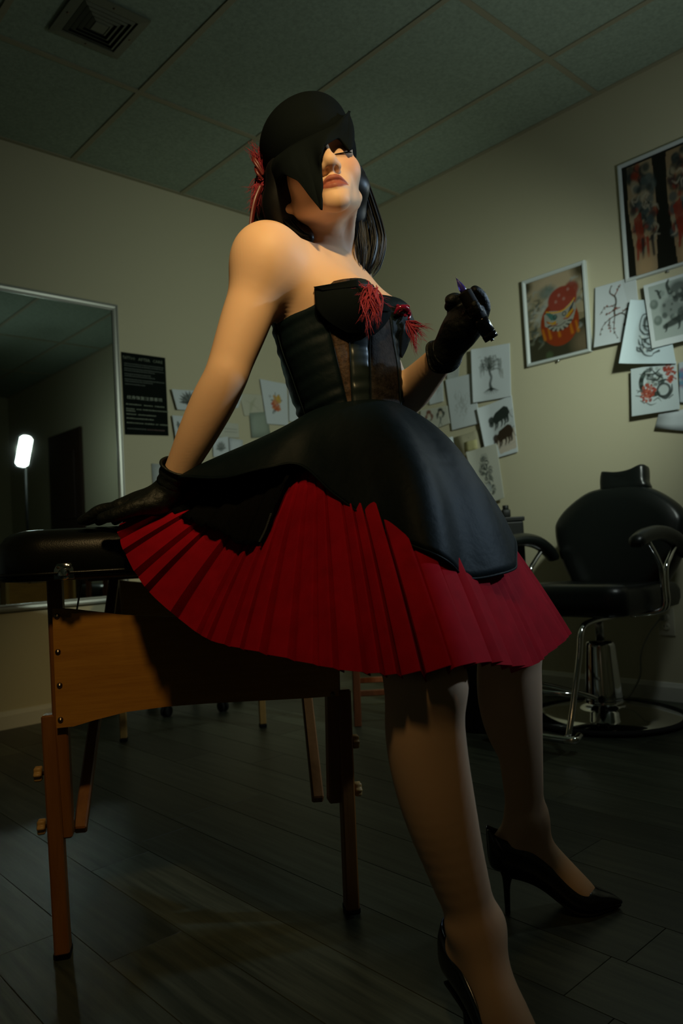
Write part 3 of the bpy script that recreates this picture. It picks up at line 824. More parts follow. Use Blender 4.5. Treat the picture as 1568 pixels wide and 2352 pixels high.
def flowerhead():
    c = Canvas(56, 90, PAPER2); gg = np.random.default_rng(9)
    for x, y, r in ((.50, .27, .17), (.58, .42, .18), (.40, .40, .14), (.55, .60, .17), (.62, .78, .14)):
        for k in range(12):
            a = k*.55+gg.random(); c.line([(x, y), (x+r*.6*math.cos(a), y+r*.5*math.sin(a)), (x+r*math.cos(a+.5), y+r*.7*math.sin(a+.5))], [.02, .05, .006], INK if k % 2 else INK2, .75, .02)
        c.disc(x, y, .035, PAPER2, .7, .03)
    c.disc(.5, .74, .10, PAPER3, .7, .05, .13)
    for k in range(6): c.line([(.46+.03*k, .12), (.40+.05*k, .20)], .012, INK2, .7, .02)
    return c
def cherry():
    c = Canvas(78, 116, PAPER); gg = np.random.default_rng(5); br = (.05, .045, .03)
    main = [(.40, .05), (.36, .15), (.48, .24), (.50, .34), (.46, .44), (.47, .54), (.60, .53), (.70, .58), (.74, .66), (.86, .66)]
    c.line(main, [.02, .03, .04, .04, .045, .04, .032, .028, .024, .014], br, .95, .012)
    for p in ([(.50, .36), (.38, .38), (.24, .37), (.14, .45)], [(.48, .45), (.34, .48), (.25, .50)], [(.47, .54), (.30, .60), (.18, .68), (.12, .80)], [(.46, .55), (.44, .68), (.44, .80), (.52, .92)],
              [(.62, .53), (.72, .48), (.80, .50)], [(.72, .62), (.74, .72), (.80, .80)], [(.34, .60), (.33, .70), (.36, .78)], [(.48, .22), (.55, .14), (.60, .08)], [(.44, .45), (.56, .43)], [(.74, .66), (.66, .74)]):
        c.line(p, [.026, .018, .010], br, .95, .012)
        for q in smooth_path(np.array(p), 5)[1:]:
            for _ in range(2):
                x, y = q[0]+.05*(gg.random()-.5), q[1]+.035*(gg.random()-.5)
                c.disc(x, y, .012+.010*gg.random(), ((.25, .045, .03), (.12, .05, .03), (.06, .045, .03))[gg.integers(3)], .85, .012)
    for q in smooth_path(np.array(main), 12):
        c.disc(q[0]+.03*(gg.random()-.5), q[1], .016, ((.22, .05, .03), br)[gg.integers(2)], .8, .012)
    c.poly([(.66, 0), (1, 0), (1, .5), (.78, .45)], PAPER3, .35)
    return c
def mask_sketch():
    c = Canvas(84, 96, (.56, .68, .74)); gg = np.random.default_rng(15)
    c.disc(.42, .56, .20, GREYI, .35, .12, .36)
    c.line([(.52, .22), (.36, .24), (.30, .36), (.31, .46), (.38, .52)], [.02, .03, .03, .03, .02], INK, .85, .02)
    c.line([(.50, .26), (.42, .32), (.42, .44), (.52, .50)], [.07, .08, .06, .03], INK, .9, .04)
    for p in ([(.30, .46), (.42, .54), (.55, .52)], [(.30, .56), (.40, .62), (.54, .60), (.60, .66)], [(.36, .60), (.40, .72), (.50, .76), (.60, .74)], [(.27, .74), (.36, .78), (.44, .86), (.56, .88), (.62, .84)], [(.27, .74), (.30, .80), (.40, .82)],
              [(.44, .66), (.54, .70), (.62, .64)], [(.48, .78), (.56, .80), (.64, .76)], [(.36, .40), (.50, .42)], [(.29, .62), (.33, .70), (.42, .70)], [(.54, .30), (.56, .46)], [(.58, .48), (.62, .60)], [(.60, .84), (.72, .80)]):
        c.line(p, [.014, .04, .022, .01], INK, .9, .015)
    for _ in range(16):
        x, y = .34+.28*gg.random(), .50+.32*gg.random(); c.disc(x, y, .018+.02*gg.random(), (INK, (.60, .66, .64))[gg.integers(2)], .7, .02)
    return c
def beast_print(warm=False):
    c = Canvas(84, 96, (.60, .66, .68)); gg = np.random.default_rng(21)
    c.poly([(.09, .05), (1, .05), (1, .90), (.09, .90)], (.36, .42, .40))
    for x, y in ((.16, .34), (.20, .60)):
        c.disc(x, y, .085, (.12, .16, .14), .9, .03); c.disc(x-.01, y-.02, .045, (.26, .31, .29), .6, .04)
    c.line([(.30, .26), (.27, .16), (.22, .13)], [.05, .05, .02], INK, .9, .02); c.line([(.27, .2), (.33, .16)], [.03, .02], INK, .9, .02)
    c.line([(.50, .22), (.46, .10), (.50, .03)], [.08, .06, .03], INK, .9, .02)
    c.disc(.68, .22, .20, INK, .75, .1, .16); c.disc(.55, .46, .26, INK2, .6, .1, .2)
    for _ in range(60):
        x, y = .34+.6*gg.random(), .2+.5*gg.random(); c.disc(x, y, .02+.035*gg.random(), (INK, INK, (.2, .25, .23), (.33, .38, .35))[gg.integers(4)], .65, .03)
    c.line([(.32, .72), (.50, .68), (.75, .62), (1, .52)], [.08, .12, .12, .10], INK, .9, .03)
    for x in (.36, .62, .8): c.line([(x, .70), (x-.02, .78), (x-.05, .80)], [.06, .03, .01], INK, .9, .02)
    return c
def koi_ring():
    c = Canvas(96, 96, (.58, .67, .70)); gg = np.random.default_rng(31)
    for a in np.linspace(2.2, 5.0, 26):
        c.disc(.50+.28*math.cos(a), .34-.30*math.sin(a)*.9, .05, (INK, (.07, .10, .09))[gg.integers(2)], .9, .02)
    for _ in range(50):
        x, y = .34+.36*gg.random(), .06+.36*gg.random(); c.disc(x, y, .02+.03*gg.random(), (INK, INK2, (.33, .40, .38), (.50, .56, .54))[gg.integers(4)], .75, .02)
    for p in ([(.34, .16), (.52, .18), (.64, .10)], [(.40, .28), (.56, .32), (.66, .24)], [(.48, .10), (.58, .22), (.70, .30)], [(.60, .36), (.74, .34), (.86, .38)]): c.line(p, [.02, .04, .02], INK, .9, .015)
    c.ring(.70, .55, .13, .05, INK, .9, .02); c.line([(.60, .66), (.74, .72), (.86, .60), (.88, .46)], [.03, .06, .05, .02], INK, .9, .02)
    c.disc(.70, .54, .10, (.48, .55, .54), .7, .04)
    red = ((.42, .07, .04), (.34, .05, .03), (.50, .14, .09), (.26, .04, .03))
    for x, y, r in ((.36, .46, .10), (.30, .56, .10), (.44, .56, .10), (.34, .66, .10), (.82, .12, .10), (.86, .24, .10), (.84, .34, .08)): c.cloud(x, y, r, 26, red, .022, g, .85)
    for x, y in ((.38, .48), (.33, .57), (.30, .65), (.37, .68)): c.disc(x, y, .012, (.62, .55, .5), .9)
    for p in ([(.14, .52), (.22, .48), (.30, .50)], [(.10, .58), (.20, .60), (.30, .56)], [(.48, .74), (.58, .70), (.64, .78)], [(.32, .76), (.42, .82), (.54, .80)], [(.8, .74), (.88, .68)], [(.20, .70), (.28, .76)]): c.line(p, [.02, .03, .005], INK2, .85, .015)
    for p in ([(.12, .47), (.24, .52)], [(.9, .3), (.97, .36)], [(.9, .2), (.98, .22)], [(.2, .14), (.3, .17)]): c.line(p, [.015, .03, .004], (.30, .05, .03) if p[0][0] > .5 else INK2, .85, .015)
    return c
def butterfly():
    c = Canvas(54, 60, PAPER)
    for s in (-1, 1):
        c.poly([(.48, .42), (.48+s*.34, .14), (.48+s*.38, .26), (.48+s*.30, .42), (.48+s*.12, .48)], INK2, .85); c.poly([(.48, .46), (.48+s*.28, .50), (.48+s*.22, .62), (.48+s*.05, .58)], INK, .8)
    c.line([(.48, .36), (.47, .64)], [.03, .03], INK, 1); c.line([(.47, .6), (.36, .8), (.38, .9)], [.02, .03, .06], INK, .8, .03)
    return c
def orange_flower():
    c = Canvas(56, 84, PAPER); gg = np.random.default_rng(41)
    c.line([(.52, .25), (.50, .50), (.40, .75)], [.02, .03, .01], (.04, .06, .03), .9)
    for x, y in ((.46, .35), (.66, .30), (.75, .42), (.34, .44), (.44, .70), (.60, .62), (.34, .74)): c.line([(.55, .45), (x, y)], [.02, .05, .01], (.04, .055, .03), .8, .02)
    c.cloud(.58, .40, .13, 30, ((.60, .40, .08), (.55, .33, .06), (.50, .28, .10)), .045, gg, .8)
    c.cloud(.50, .57, .17, 44, ((.50, .12, .04), (.55, .20, .08), (.42, .08, .03), (.60, .3, .16)), .045, gg, .8)
    c.disc(.30, .36, .05, GREYI, .6, .04)
    return c

R_ = 'right'; B_ = 'back'
sheet('drawing', [(1088, 804), (1174, 789), (1178, 911), (1093, 926)], R_, .014, willow(), 'ink drawing of a bare willow tree with roots, taped above the animal prints', curl_side=(.012, 0, .0, 0))
sheet('drawing', [(1101, 939), (1178, 908), (1192, 1038), (1125, 1058)], R_, .010, beasts(), 'sheet with two dark shaggy four-legged beasts, one above the other', curl_side=(.015, 0, 0, 0))
sheet('drawing', [(1025, 873), (1088, 858), (1106, 972), (1040, 989)], R_, .010, sketch(1, n=46), 'white sheet with a faint pencil sketch of a round flower')
sheet('drawing', [(1022, 812), (1058, 806), (1055, 866), (1029, 874)], R_, .006, sketch(2, INK2, 14, .55, .7, .18, PAPER3), 'grey sheet with a trailing stem half hidden by the raised glove')
sheet('drawing', [(985, 866), (1018, 858), (1021, 922), (988, 930)], R_, .007, sketch(4, INK2, 22, .6, .5, .2), 'white sheet with a thin grey figure just right of the forearm')
sheet('drawing', [(958, 872), (986, 868), (989, 926), (962, 932)], R_, .004, sketch(6, INK, 20, .7, .8, .2, PAPER2), 'cream sheet with a dark curl showing behind the forearm')
sheet('drawing', [(968, 943), (1030, 932), (1036, 972), (970, 998)], R_, .009, two_women(), 'cream sheet with two drawn women in long hair, one red and one black')
sheet('drawing', [(1000, 1012), (1041, 1003), (1048, 1052), (1008, 1062)], R_, .006, Canvas(4, 4, PAPER), 'small blank white sheet just above the black overskirt')
sheet('drawing', [(1040, 1006), (1108, 984), (1120, 1050), (1062, 1064)], R_, .002, Canvas(4, 4, (.50, .47, .33)), 'blank beige sheet behind the yellow note')
sheet('sticky_note', [(1068, 1016), (1096, 1009), (1099, 1032), (1071, 1040)], R_, .006, Canvas(4, 4, (.50, .47, .24)), 'small yellow sticky note on the beige sheet', 'note', None)
sheet('drawing', [(1079, 1039), (1147, 1019), (1165, 1143), (1108, 1166)], R_, .026, flowerhead(), 'tall sheet with a dark drawing of stacked flower heads beside the overskirt', curl_side=(.01, 0, 0, 0))
sheet('drawing', [(1369, 662), (1463, 635), (1478, 778), (1373, 801)], R_, (.010, .012, .014, .03), cherry(), 'white sheet with a red cherry blossom branch below the large frame', curl_side=(0, 0, 0, .01))
sheet('drawing', [(1456, 850), (1560, 832), (1567, 941), (1459, 958)], R_, (.030, .030, .025, .035), koi_ring(), 'white sheet with a ring of dark scales and red peonies, lowest of its overlapping stack')
sheet('drawing', [(1460, 693), (1536, 690), (1562, 838), (1442, 840)], R_, (.030, .040, .040, .065), mask_sketch(), 'curled bluish sheet with a dark swirling ink sketch, in the middle of the stack', curl_side=(.02, 0, 0, .0))
sheet('drawing', [(1488, 661), (1600, 624), (1618, 776), (1512, 805)], R_, (.045, .03, .03, .062), beast_print(), 'framed-border grey print of a horned beast and orbs at the right edge')
sheet('drawing', [(1517, 951), (1630, 930), (1630, 996), (1508, 984)], R_, (.016, .01, .01, .02), Canvas(4, 4, PAPER), 'blank white sheet under the red peony drawing')
cb_ = Canvas(20, 30, (.50, .58, .62)); cb_.cloud(.3, .4, .35, 40, ((.10, .32, .45), (.12, .20, .40), (.30, .12, .2)), .08, g, .8)
sheet('drawing', [(1560, 834), (1640, 818), (1645, 930), (1563, 925)], R_, .012, cb_, 'sheet with a blue and violet painting cut by the right edge')
# back wall
fan = Canvas(56, 34, PAPER); lotus(fan, .50, .62, .36)
sheet('drawing', [(389, 895), (474, 899), (470, 944), (402, 942)], B_, .010, fan, 'white sheet with a black lotus, left of the bare forearm', curl_side=(.012, 0, 0, 0))
fan = Canvas(44, 34, PAPER); lotus(fan, .55, .62, .40)
sheet('drawing', [(500, 900), (554, 907), (545, 937), (500, 944)], B_, .008, fan, 'white sheet with a black lotus, right of the bare forearm')
sheet('drawing', [(391, 955), (472, 958), (452, 1056), (404, 1038)], B_, .008, butterfly(), 'white sheet with a dark butterfly and stem below the left lotus', curl_side=(.01, 0, 0, 0))
sheet('drawing', [(594, 871), (656, 883), (660, 978), (611, 974)], B_, .009, orange_flower(), 'white sheet with an orange and yellow flower spray')
sheet('drawing', [(660, 879), (720, 886), (722, 975), (662, 968)], B_, .007, sketch(8, GREYI, 16, .4, .5, .2), 'pale sheet with grey notes partly behind the corset')
sheet('drawing', [(571, 949), (612, 946), (620, 1004), (576, 1006)], B_, .006, Canvas(4, 4, (.30, .36, .30)), 'plain grey-green sheet below the orange flower')
leaf = Canvas(40, 46, (.52, .52, .42)); leaf.line([(.3, .9), (.45, .5), (.7, .15)], [.05, .16, .02], (.34, .36, .24), .6, .08); leaf.line([(.2, .3), (.5, .5), (.8, .8)], [.02, .1, .02], (.38, .38, .27), .5, .08)
sheet('drawing', [(548, 903), (600, 908), (606, 952), (560, 956)], B_, .004, leaf, 'beige sheet with a pale leaf study between the lotus and the orange flower')
note = Canvas(60, 36, PAPER2)
for y_ in (.42, .62):
    x_ = .50
    while x_ < .93: w__ = .03+.03*g.random(); note.line([(x_, y_), (x_+w__, y_)], .025, (.16, .17, .15), .7, .02); x_ += w__+.02
sheet('drawing', [(478, 966), (546, 974), (548, 1006), (482, 1004)], B_, .005, note, 'cream sheet with two lines of small print above the overskirt')
fan = Canvas(44, 34, PAPER); lotus(fan, .5, .6, .34, (INK2, GREYI))
sheet('drawing', [(486, 1008), (521, 1003), (524, 1046), (488, 1050)], B_, .009, fan, 'white sheet with a grey fan of leaves just above the overskirt')
sheet('drawing', [(524, 1006), (556, 1011), (556, 1046), (526, 1046)], B_, .006, Canvas(4, 4, PAPER), 'blank white scrap beside the grey leaf fan')
sheet('drawing', [(347, 1065), (398, 1067), (402, 1132), (351, 1130)], B_, .004, Canvas(4, 4, PAPER3), 'pale grey blank sheet low on the wall above the gloved wrist')

# ---------- two framed tattoo photographs
def daruma():
    c = Canvas(110, 140, (.20, .17, .10)); gg = np.random.default_rng(51)
    c.poly([(0, 0), (1, 0), (1, .55), (0, .5)], (.30, .25, .16)); c.disc(.55, .10, .40, (.42, .33, .22), .8, .3, .16)
    c.disc(1., .02, .16, (.03, .025, .01), .9, .15); c.disc(0., .05, .10, (.03, .025, .01), .9, .1)
    c.poly([(0, .72), (1, .62), (1, 1), (0, 1)], (.02, .022, .012), .9); c.disc(.95, .9, .18, (.16, .12, .07), .8, .2)
    for _ in range(90):      # smoke swirls
        x, y = gg.random()*.95, .16+.62*gg.random()
        if (x-.55)**2/.09+(y-.52)**2/.10 < 1: continue
        col = ((.02, .035, .03), (.28, .30, .27), (.34, .36, .33), (.03, .05, .045), (.16, .17, .12))[gg.integers(5)]
        a = gg.random()*6.28; L = .10
        c.line([(x, y), (x+L*math.cos(a), y+L*.6*math.sin(a)), (x+L*1.4*math.cos(a+.9), y+L*math.sin(a+.9))], [.01, .05, .01], col, .6, .03)
    c.disc(.38, .19, .16, (.09, .14, .13), .7, .1, .10); c.line([(.12, .55), (.30, .38), (.55, .18)], [.03, .12, .03], (.38, .41, .39), .55, .08)
    c.disc(.56, .60, .335, (.22, .035, .010), 1, .02, .36)       # red body
    c.disc(.63, .33, .25, (.25, .045, .028), 1, .03, .20); c.disc(.80, .24, .12, (.23, .042, .025), .9, .05)
    for x, y in ((.52, .34), (.66, .33), (.74, .23), (.58, .27)): c.disc(x, y, .025, (.34, .18, .15), .7, .02)
    for x in (.26, .36, .52, .74, .84): c.line([(x, .64), (x+.03, .76)], [.03, .05, .01], (.45, .16, .01), .7, .03)
    c.poly([(.30, .46), (.40, .43), (.62, .47), (.82, .37), (.86, .48), (.80, .60), (.66, .68), (.46, .69), (.30, .60)], (.25, .25, .21))
    c.line([(.34, .43), (.45, .46), (.60, .47), (.74, .43), (.84, .36)], [.02, .022, .02], (.52, .28, .03), .95, .012)
    c.poly([(.32, .44), (.40, .45), (.52, .52), (.50, .56), (.42, .55)], (.05, .13, .11)); c.poly([(.84, .38), (.76, .45), (.70, .53), (.78, .50)], (.04, .05, .05))
    for pts in ([(.35, .55), (.43, .58), (.51, .57), (.49, .61), (.40, .61)], [(.66, .55), (.74, .50), (.80, .47), (.80, .53), (.70, .57)]): c.poly(pts, (.40, .21, .015))
    for pts in ([(.34, .55), (.42, .62), (.52, .61)], [(.64, .57), (.72, .57), (.82, .50)]): c.line(pts, .02, (.24, .04, .01), .9)
    c.ring(.49, .52, .03, .016, (.03, .04, .035), .9); c.ring(.65, .51, .03, .016, (.03, .04, .035), .9)
    for k in range(15):
        a = 3.4+2.7*k/14; x, y = .56+.22*math.cos(a), .56-.14*math.sin(a)*.95
        c.line([(.56+.15*math.cos(a), .57-.10*math.sin(a)), (x, y)], [.012, .035, .012], (.03, .035, .03) if k % 2 else (.27, .27, .23), .95, .012)
    c.line([(.45, .62), (.55, .64), (.66, .61)], .012, (.05, .05, .04), .9); c.disc(.57, .56, .03, (.30, .27, .22), .8, .02)
    c.disc(.35, .97, .06, (.06, .09, .04), .8, .05)
    return c
def sleeves():
    c = Canvas(110, 130, (.012, .012, .008)); gg = np.random.default_rng(61)
    for x0, x1, sk in ((.05, .42, (.30, .22, .13)), (.56, .98, (.26, .18, .10))):
        cx = (x0+x1)/2
        c.poly([(x0+.02, .02), (x1-.02, .02), (x1, .4), (x1-.03, .8), (cx+.14, 1), (cx-.14, 1), (x0+.05, .8), (x0, .4)], sk)
        for _ in range(70):
            x, y = x0+.06+(x1-x0-.1)*gg.random(), .05+.72*gg.random()
            col = ((.02, .03, .03), (.05, .07, .07), (.03, .035, .03), (.20, .03, .015), (.28, .24, .16), (.10, .12, .11))[gg.integers(6)]
            c.disc(x, y, .025+.04*gg.random(), col, .8, .03)
        for _ in range(26):
            x, y = x0+.06+(x1-x0-.1)*gg.random(), .05+.72*gg.random(); a = gg.random()*6.28
            c.line([(x, y), (x+.06*math.cos(a), y+.06*math.sin(a)), (x+.1*math.cos(a+.6), y+.09*math.sin(a+.6))], [.008, .022, .006], ((.36, .32, .24), (.015, .02, .02))[gg.integers(2)], .8, .015)
        c.poly([(x0+.06, .50), (x0+.16, .45), (x0+.20, .75), (x0+.12, .82)], (.22, .025, .01), .8)
        for k in range(4): c.line([(cx-.08+.06*k, .70), (cx-.10+.07*k, .86)], [.04, .03, .008], ((.24, .03, .015), (.02, .02, .02))[k % 2], .9, .02)
        c.disc(cx, .93, .10, (.42, .28, .15), .7, .08)
    return c
def framed(corner_px, canvas, border, label, label2=None, wd=None, hpin=None):
    Q4 = [onx(x, y, XW) for x, y in corner_px]
    y0, y1 = (Q4[0][1]+Q4[3][1])/2, (Q4[1][1]+Q4[2][1])/2
    if wd: y1 = y0-wd
    z1, z0 = (Q4[0][2]), (Q4[3][2])
    fr = thing('picture_frame', (XW-.012, (y0+y1)/2, z0), label, 'picture frame')
    iy0, iy1, iz1, iz0 = y0-border, y1+border, z1-border, z0+border
    u, v = canvas.u.ravel()[:, None], canvas.v.ravel()[:, None]
    P = np.hstack([np.full_like(u, XW-.012), (y0-.004)+(y1-y0+.008)*u, (z1-.004)+(z0-z1+.008)*v])
    # picture fills the opening
    P[:, 1:2] = iy0+(iy1-iy0)*u; P[:, 2:3] = iz1+(iz0-iz1)*v
    V2, F2 = thicken(P, grid_faces(canvas.nu, canvas.nv), .002)
    mesh('photograph', (V2, F2), M['gloss'], fr, colors=np.vstack([canvas.colors()]*2))
    mesh('backing', box((XW-.005, (y0+y1)/2, (z0+z1)/2), (.009, y0-y1-.01, z1-z0-.01)), M['black'], fr, smooth=False)
    def side(a, b, inw):
        a = np.array(a, float); b = np.array(b, float); inw = np.array(inw, float); o = np.array([-1., 0, 0]); d = unit(b-a)
        prof = [(0, 0), (0, .020), (.003, .024), (border*.6, .024), (border-.002, .018), (border, .013), (border, 0)]
        return loft([[a+inw*p+o*q+d*p for p, q in prof], [b+inw*p+o*q-d*p for p, q in prof]], True, True, True)
    for a, b, inw in (((XW, y0, z0), (XW, y0, z1), (0, -1, 0)), ((XW, y1, z0), (XW, y1, z1), (0, 1, 0)), ((XW, y0, z0), (XW, y1, z0), (0, 0, 1)), ((XW, y0, z1), (XW, y1, z1), (0, 0, -1))):
        mesh('frame_side', side(a, b, inw), M['whiteframe'], fr, auto=30)
    hy = (y0+y1)/2
    mesh('nail', lathe([(.002, 0), (.002, .016), (.006, .016), (.005, .019), (0, .020)], (XW, hy, z0-.006), (-1, 0, 0), 10), M['steel'], fr)
framed([(1203, 648), (1346, 597), (1361, 808), (1215, 844)], daruma(), .0175, 'white framed photograph of a tattoo with a scowling red round face')
framed([(1422, 384), (1568, 333), (1568, 622), (1440, 651)], sleeves(), .016, 'large white framed photograph of two tattooed limbs at the right edge', wd=.37)
# strips of tape on a few sheets
for x_, y_, off in ((1130, 797, .018), (1140, 924, .016), (1055, 866, .014), (1098, 1040, .022), (1416, 650, .018)):
    c = onx(x_, y_, XW-off)
    mesh('tape_strip', box(c, (.0006, .020, .012), None), M['tape'], label=None, cat=None, kind='stuff') if False else None
# ================================================================ SMOOTH BODIES: blended distance fields meshed by surface nets
QL = np.stack([RH, FH, ZZ])          # world -> grid frame
def tol(P): return np.asarray(P, float) @ QL.T
def tow(P): return np.asarray(P, float) @ QL

def axis_pts(lo, hi, coarse, fine=()):
    """grid line positions from lo to hi with finer spans (a, b, step)"""
    out = [lo]; x = lo
    while x < hi:
        h = coarse
        for a, b, s in fine:
            if a-1e-9 <= x < b: h = min(h, s)
            elif x < a: h = min(h, s+(a-x)*.35)
            else: h = min(h, s+(x-b)*.35)
        x += h; out.append(x)
    return np.array(out, np.float32)

class Field:
    def __init__(s, xs, ys, zs):
        s.ax = (xs, ys, zs); s.D = np.full((len(xs), len(ys), len(zs)), .2, np.float32)
    def put(s, lo, hi, fn, k, mode='add'):
        sl = []
        for a, l, h in zip(s.ax, lo, hi):
            i0 = max(0, np.searchsorted(a, l-k-.012)-1); i1 = min(len(a), np.searchsorted(a, h+k+.012)+1)
            if i1-i0 < 2: return
            sl.append(slice(i0, i1))
        X = s.ax[0][sl[0]][:, None, None]; Y = s.ax[1][sl[1]][None, :, None]; Z = s.ax[2][sl[2]][None, None, :]
        d = fn(X, Y, Z).astype(np.float32); o = s.D[tuple(sl)]
        if mode == 'add': h = np.maximum(k-np.abs(o-d), 0)/max(k, 1e-6); s.D[tuple(sl)] = np.minimum(o, d)-h*h*k*.25
        else: d = -d; h = np.maximum(k-np.abs(o-d), 0)/max(k, 1e-6); s.D[tuple(sl)] = np.maximum(o, d)+h*h*k*.25
    def cone(s, a, b, ra, rb, k=.01, mode='add'):
        a, b = tol(a), tol(b); r = max(ra, rb); ab = b-a; L = float(ab@ab)+1e-12
        def fn(X, Y, Z):
            t = np.clip(((X-a[0])*ab[0]+(Y-a[1])*ab[1]+(Z-a[2])*ab[2])/L, 0, 1)
            return np.sqrt((X-a[0]-t*ab[0])**2+(Y-a[1]-t*ab[1])**2+(Z-a[2]-t*ab[2])**2)-(ra+(rb-ra)*t)
        s.put(np.minimum(a, b)-r, np.maximum(a, b)+r, fn, k, mode)
    def chain(s, pts, rs, k=.01, mode='add', kin=.0015):
        """tapered limb through pts: its segments meet nearly hard, the whole limb then blends by k"""
        if mode == 'add' and len(pts) > 2:
            m_ = 7*(len(pts)-1)+1; q_ = smooth_path(np.column_stack([np.array(pts), rs]), m_); pts, rs = q_[:, :3], q_[:, 3]
        P = [tol(p) for p in pts]; lo = np.min([p-r for p, r in zip(P, rs)], 0); hi = np.max([p+r for p, r in zip(P, rs)], 0)
        def fn(X, Y, Z):
            o = None
            for i in range(len(P)-1):
                a, ab = P[i], P[i+1]-P[i]; L = float(ab@ab)+1e-12
                t = np.clip(((X-a[0])*ab[0]+(Y-a[1])*ab[1]+(Z-a[2])*ab[2])/L, 0, 1)
                d = np.sqrt((X-a[0]-t*ab[0])**2+(Y-a[1]-t*ab[1])**2+(Z-a[2]-t*ab[2])**2)-(rs[i]+(rs[i+1]-rs[i])*t)
                if o is None: o = d
                else: h = np.maximum(kin-np.abs(o-d), 0)/kin; o = np.minimum(o, d)-h*h*kin*.25
            return o
        s.put(lo, hi, fn, k, mode)
    def ell(s, c, r, ax=None, k=.01, mode='add'):
        """ellipsoid at c, radii r along the rows of AX (world axes)"""
        c = tol(c); A = np.eye(3) if ax is None else np.stack([tol(v) for v in ax]); r = np.array(r, float)
        ext = np.sqrt(((A*r[:, None])**2).sum(0))
        def fn(X, Y, Z):
            q = [((X-c[0])*A[i][0]+(Y-c[1])*A[i][1]+(Z-c[2])*A[i][2]) for i in range(3)]
            k0 = np.sqrt(sum((q[i]/r[i])**2 for i in range(3))); k1 = np.sqrt(sum((q[i]/r[i]**2)**2 for i in range(3)))+1e-9
            return k0*(k0-1)/k1
        s.put(c-ext, c+ext, fn, k, mode)
    def ball(s, c, r, k=.01, mode='add'): s.ell(c, (r, r, r), None, k, mode)
    def mesh(s):
        """surface nets on the rectilinear grid -> world vertices, quads"""
        D = s.D; S = D < 0; nx, ny, nz = D.shape
        cnt = np.zeros((nx-1, ny-1, nz-1), np.int8)
        for i in (0, 1):
            for j in (0, 1):
                for k in (0, 1): cnt += S[i:nx-1+i, j:ny-1+j, k:nz-1+k]
        act = np.argwhere((cnt > 0) & (cnt < 8)); n = len(act)
        idx = np.full(cnt.shape, -1, np.int32); idx[tuple(act.T)] = np.arange(n)
        acc = np.zeros((n, 3)); num = np.zeros(n)
        co = [a.astype(float) for a in s.ax]
        for d in range(3):
            o1, o2 = [e for e in range(3) if e != d]
            for p in (0, 1):
                for q in (0, 1):
                    A = act.copy(); A[:, o1] += p; A[:, o2] += q; Bq = A.copy(); Bq[:, d] += 1
                    da = D[tuple(A.T)]; db = D[tuple(Bq.T)]; mk = (da < 0) != (db < 0)
                    t = np.where(mk, da/(da-db+1e-12), 0)
                    pt = np.stack([co[e][A[:, e]] for e in range(3)], 1)
                    pt[:, d] += t*(co[d][Bq[:, d]]-co[d][A[:, d]])
                    acc[mk] += pt[mk]; num[mk] += 1
        V = acc/num[:, None]
        quads = []
        for d in range(3):
            o1, o2 = (d+1) % 3, (d+2) % 3
            sl0 = [slice(None)]*3; sl1 = [slice(None)]*3
            sl0[d] = slice(0, -1); sl1[d] = slice(1, None)
            for e in (o1, o2): sl0[e] = slice(1, -1); sl1[e] = slice(1, -1)
            a, b = S[tuple(sl0)], S[tuple(sl1)]
            e = np.argwhere(a != b); fl = a[tuple(e.T)]
            e[:, o1] += 1; e[:, o2] += 1
            c = []
            for p, q in ((0, 0), (-1, 0), (-1, -1), (0, -1)):
                z = e.copy(); z[:, o1] += p; z[:, o2] += q; c.append(idx[tuple(z.T)])
            qd = np.stack(c, 1); qd[~fl] = qd[~fl][:, ::-1]
            quads.append(qd)
        Fq = np.concatenate(quads); Fq = Fq[(Fq >= 0).all(1)]
        return tow(V), Fq

def relax(V, F, n=1, w=.5):
    """a few light smoothing steps"""
    e = np.concatenate([F[:, [i, (i+1) % 4]] for i in range(4)]); e = np.concatenate([e, e[:, ::-1]])
    deg = np.bincount(e[:, 0], minlength=len(V))[:, None]+1e-9
    for _ in range(n):
        s = np.stack([np.bincount(e[:, 0], V[e[:, 1], k], len(V)) for k in range(3)], 1)
        V = V*(1-w)+w*s/deg
    return V

class Points(Field):
    """the same blended field read at loose world points"""
    def __init__(s, P):
        L = tol(P); s.X, s.Y, s.Z = L[:, 0], L[:, 1], L[:, 2]; s.D = np.full(len(L), .2)
    def put(s, lo, hi, fn, k, mode='add'):
        d = fn(s.X, s.Y, s.Z); o = s.D; h = np.maximum(k-np.abs(o-d), 0)/max(k, 1e-6)
        s.D = np.minimum(o, d)-h*h*k*.25
# ================================================================ THE PERSON
SKIN = (.68, .43, .27)
M['skin'] = print_mat('skin', .55, .3)
_p = M['skin'].node_tree.nodes['Principled BSDF']
_p.inputs['Subsurface Weight'].default_value = .18; _p.inputs['Subsurface Radius'].default_value = (.9, .35, .2); _p.inputs['Subsurface Scale'].default_value = .006
M['hair'] = mat('black_hair', (.004, .004, .004), .42, spec=.3)
M['felt'] = mat('black_felt', (.0040, .0062, .0068), .9, spec=.05, bump=(900, .3, .0004))
M['satin'] = mat('black_satin', (.0020, .0062, .0080), .58, spec=.11, bump=(11, .6, .010))
M['satin2'] = mat('dark_satin_panel', (.010, .016, .016), .36, spec=.4)
M['lace'] = mat('brown_lace', (.050, .026, .014), .7, spec=.3, noise=(160, .8, 6), bump=(260, .8, .0012))
M['lace2'] = mat('grey_lace', (.018, .014, .012), .75, spec=.12, noise=(140, .8, 6), bump=(240, .9, .0014))
M['blacklace'] = mat('black_lace', (.003, .003, .003), .9, spec=.06, bump=(120, .8, .003))
M['red'] = mat('red_pleated_cloth', (.34, .003, .012), .8, spec=.08, noise=(34, .22, 5))
M['feather'] = mat('red_feather', (.26, .010, .028), .7)
M['darkred'] = mat('dark_red_ribbon', (.10, .012, .012), .4)
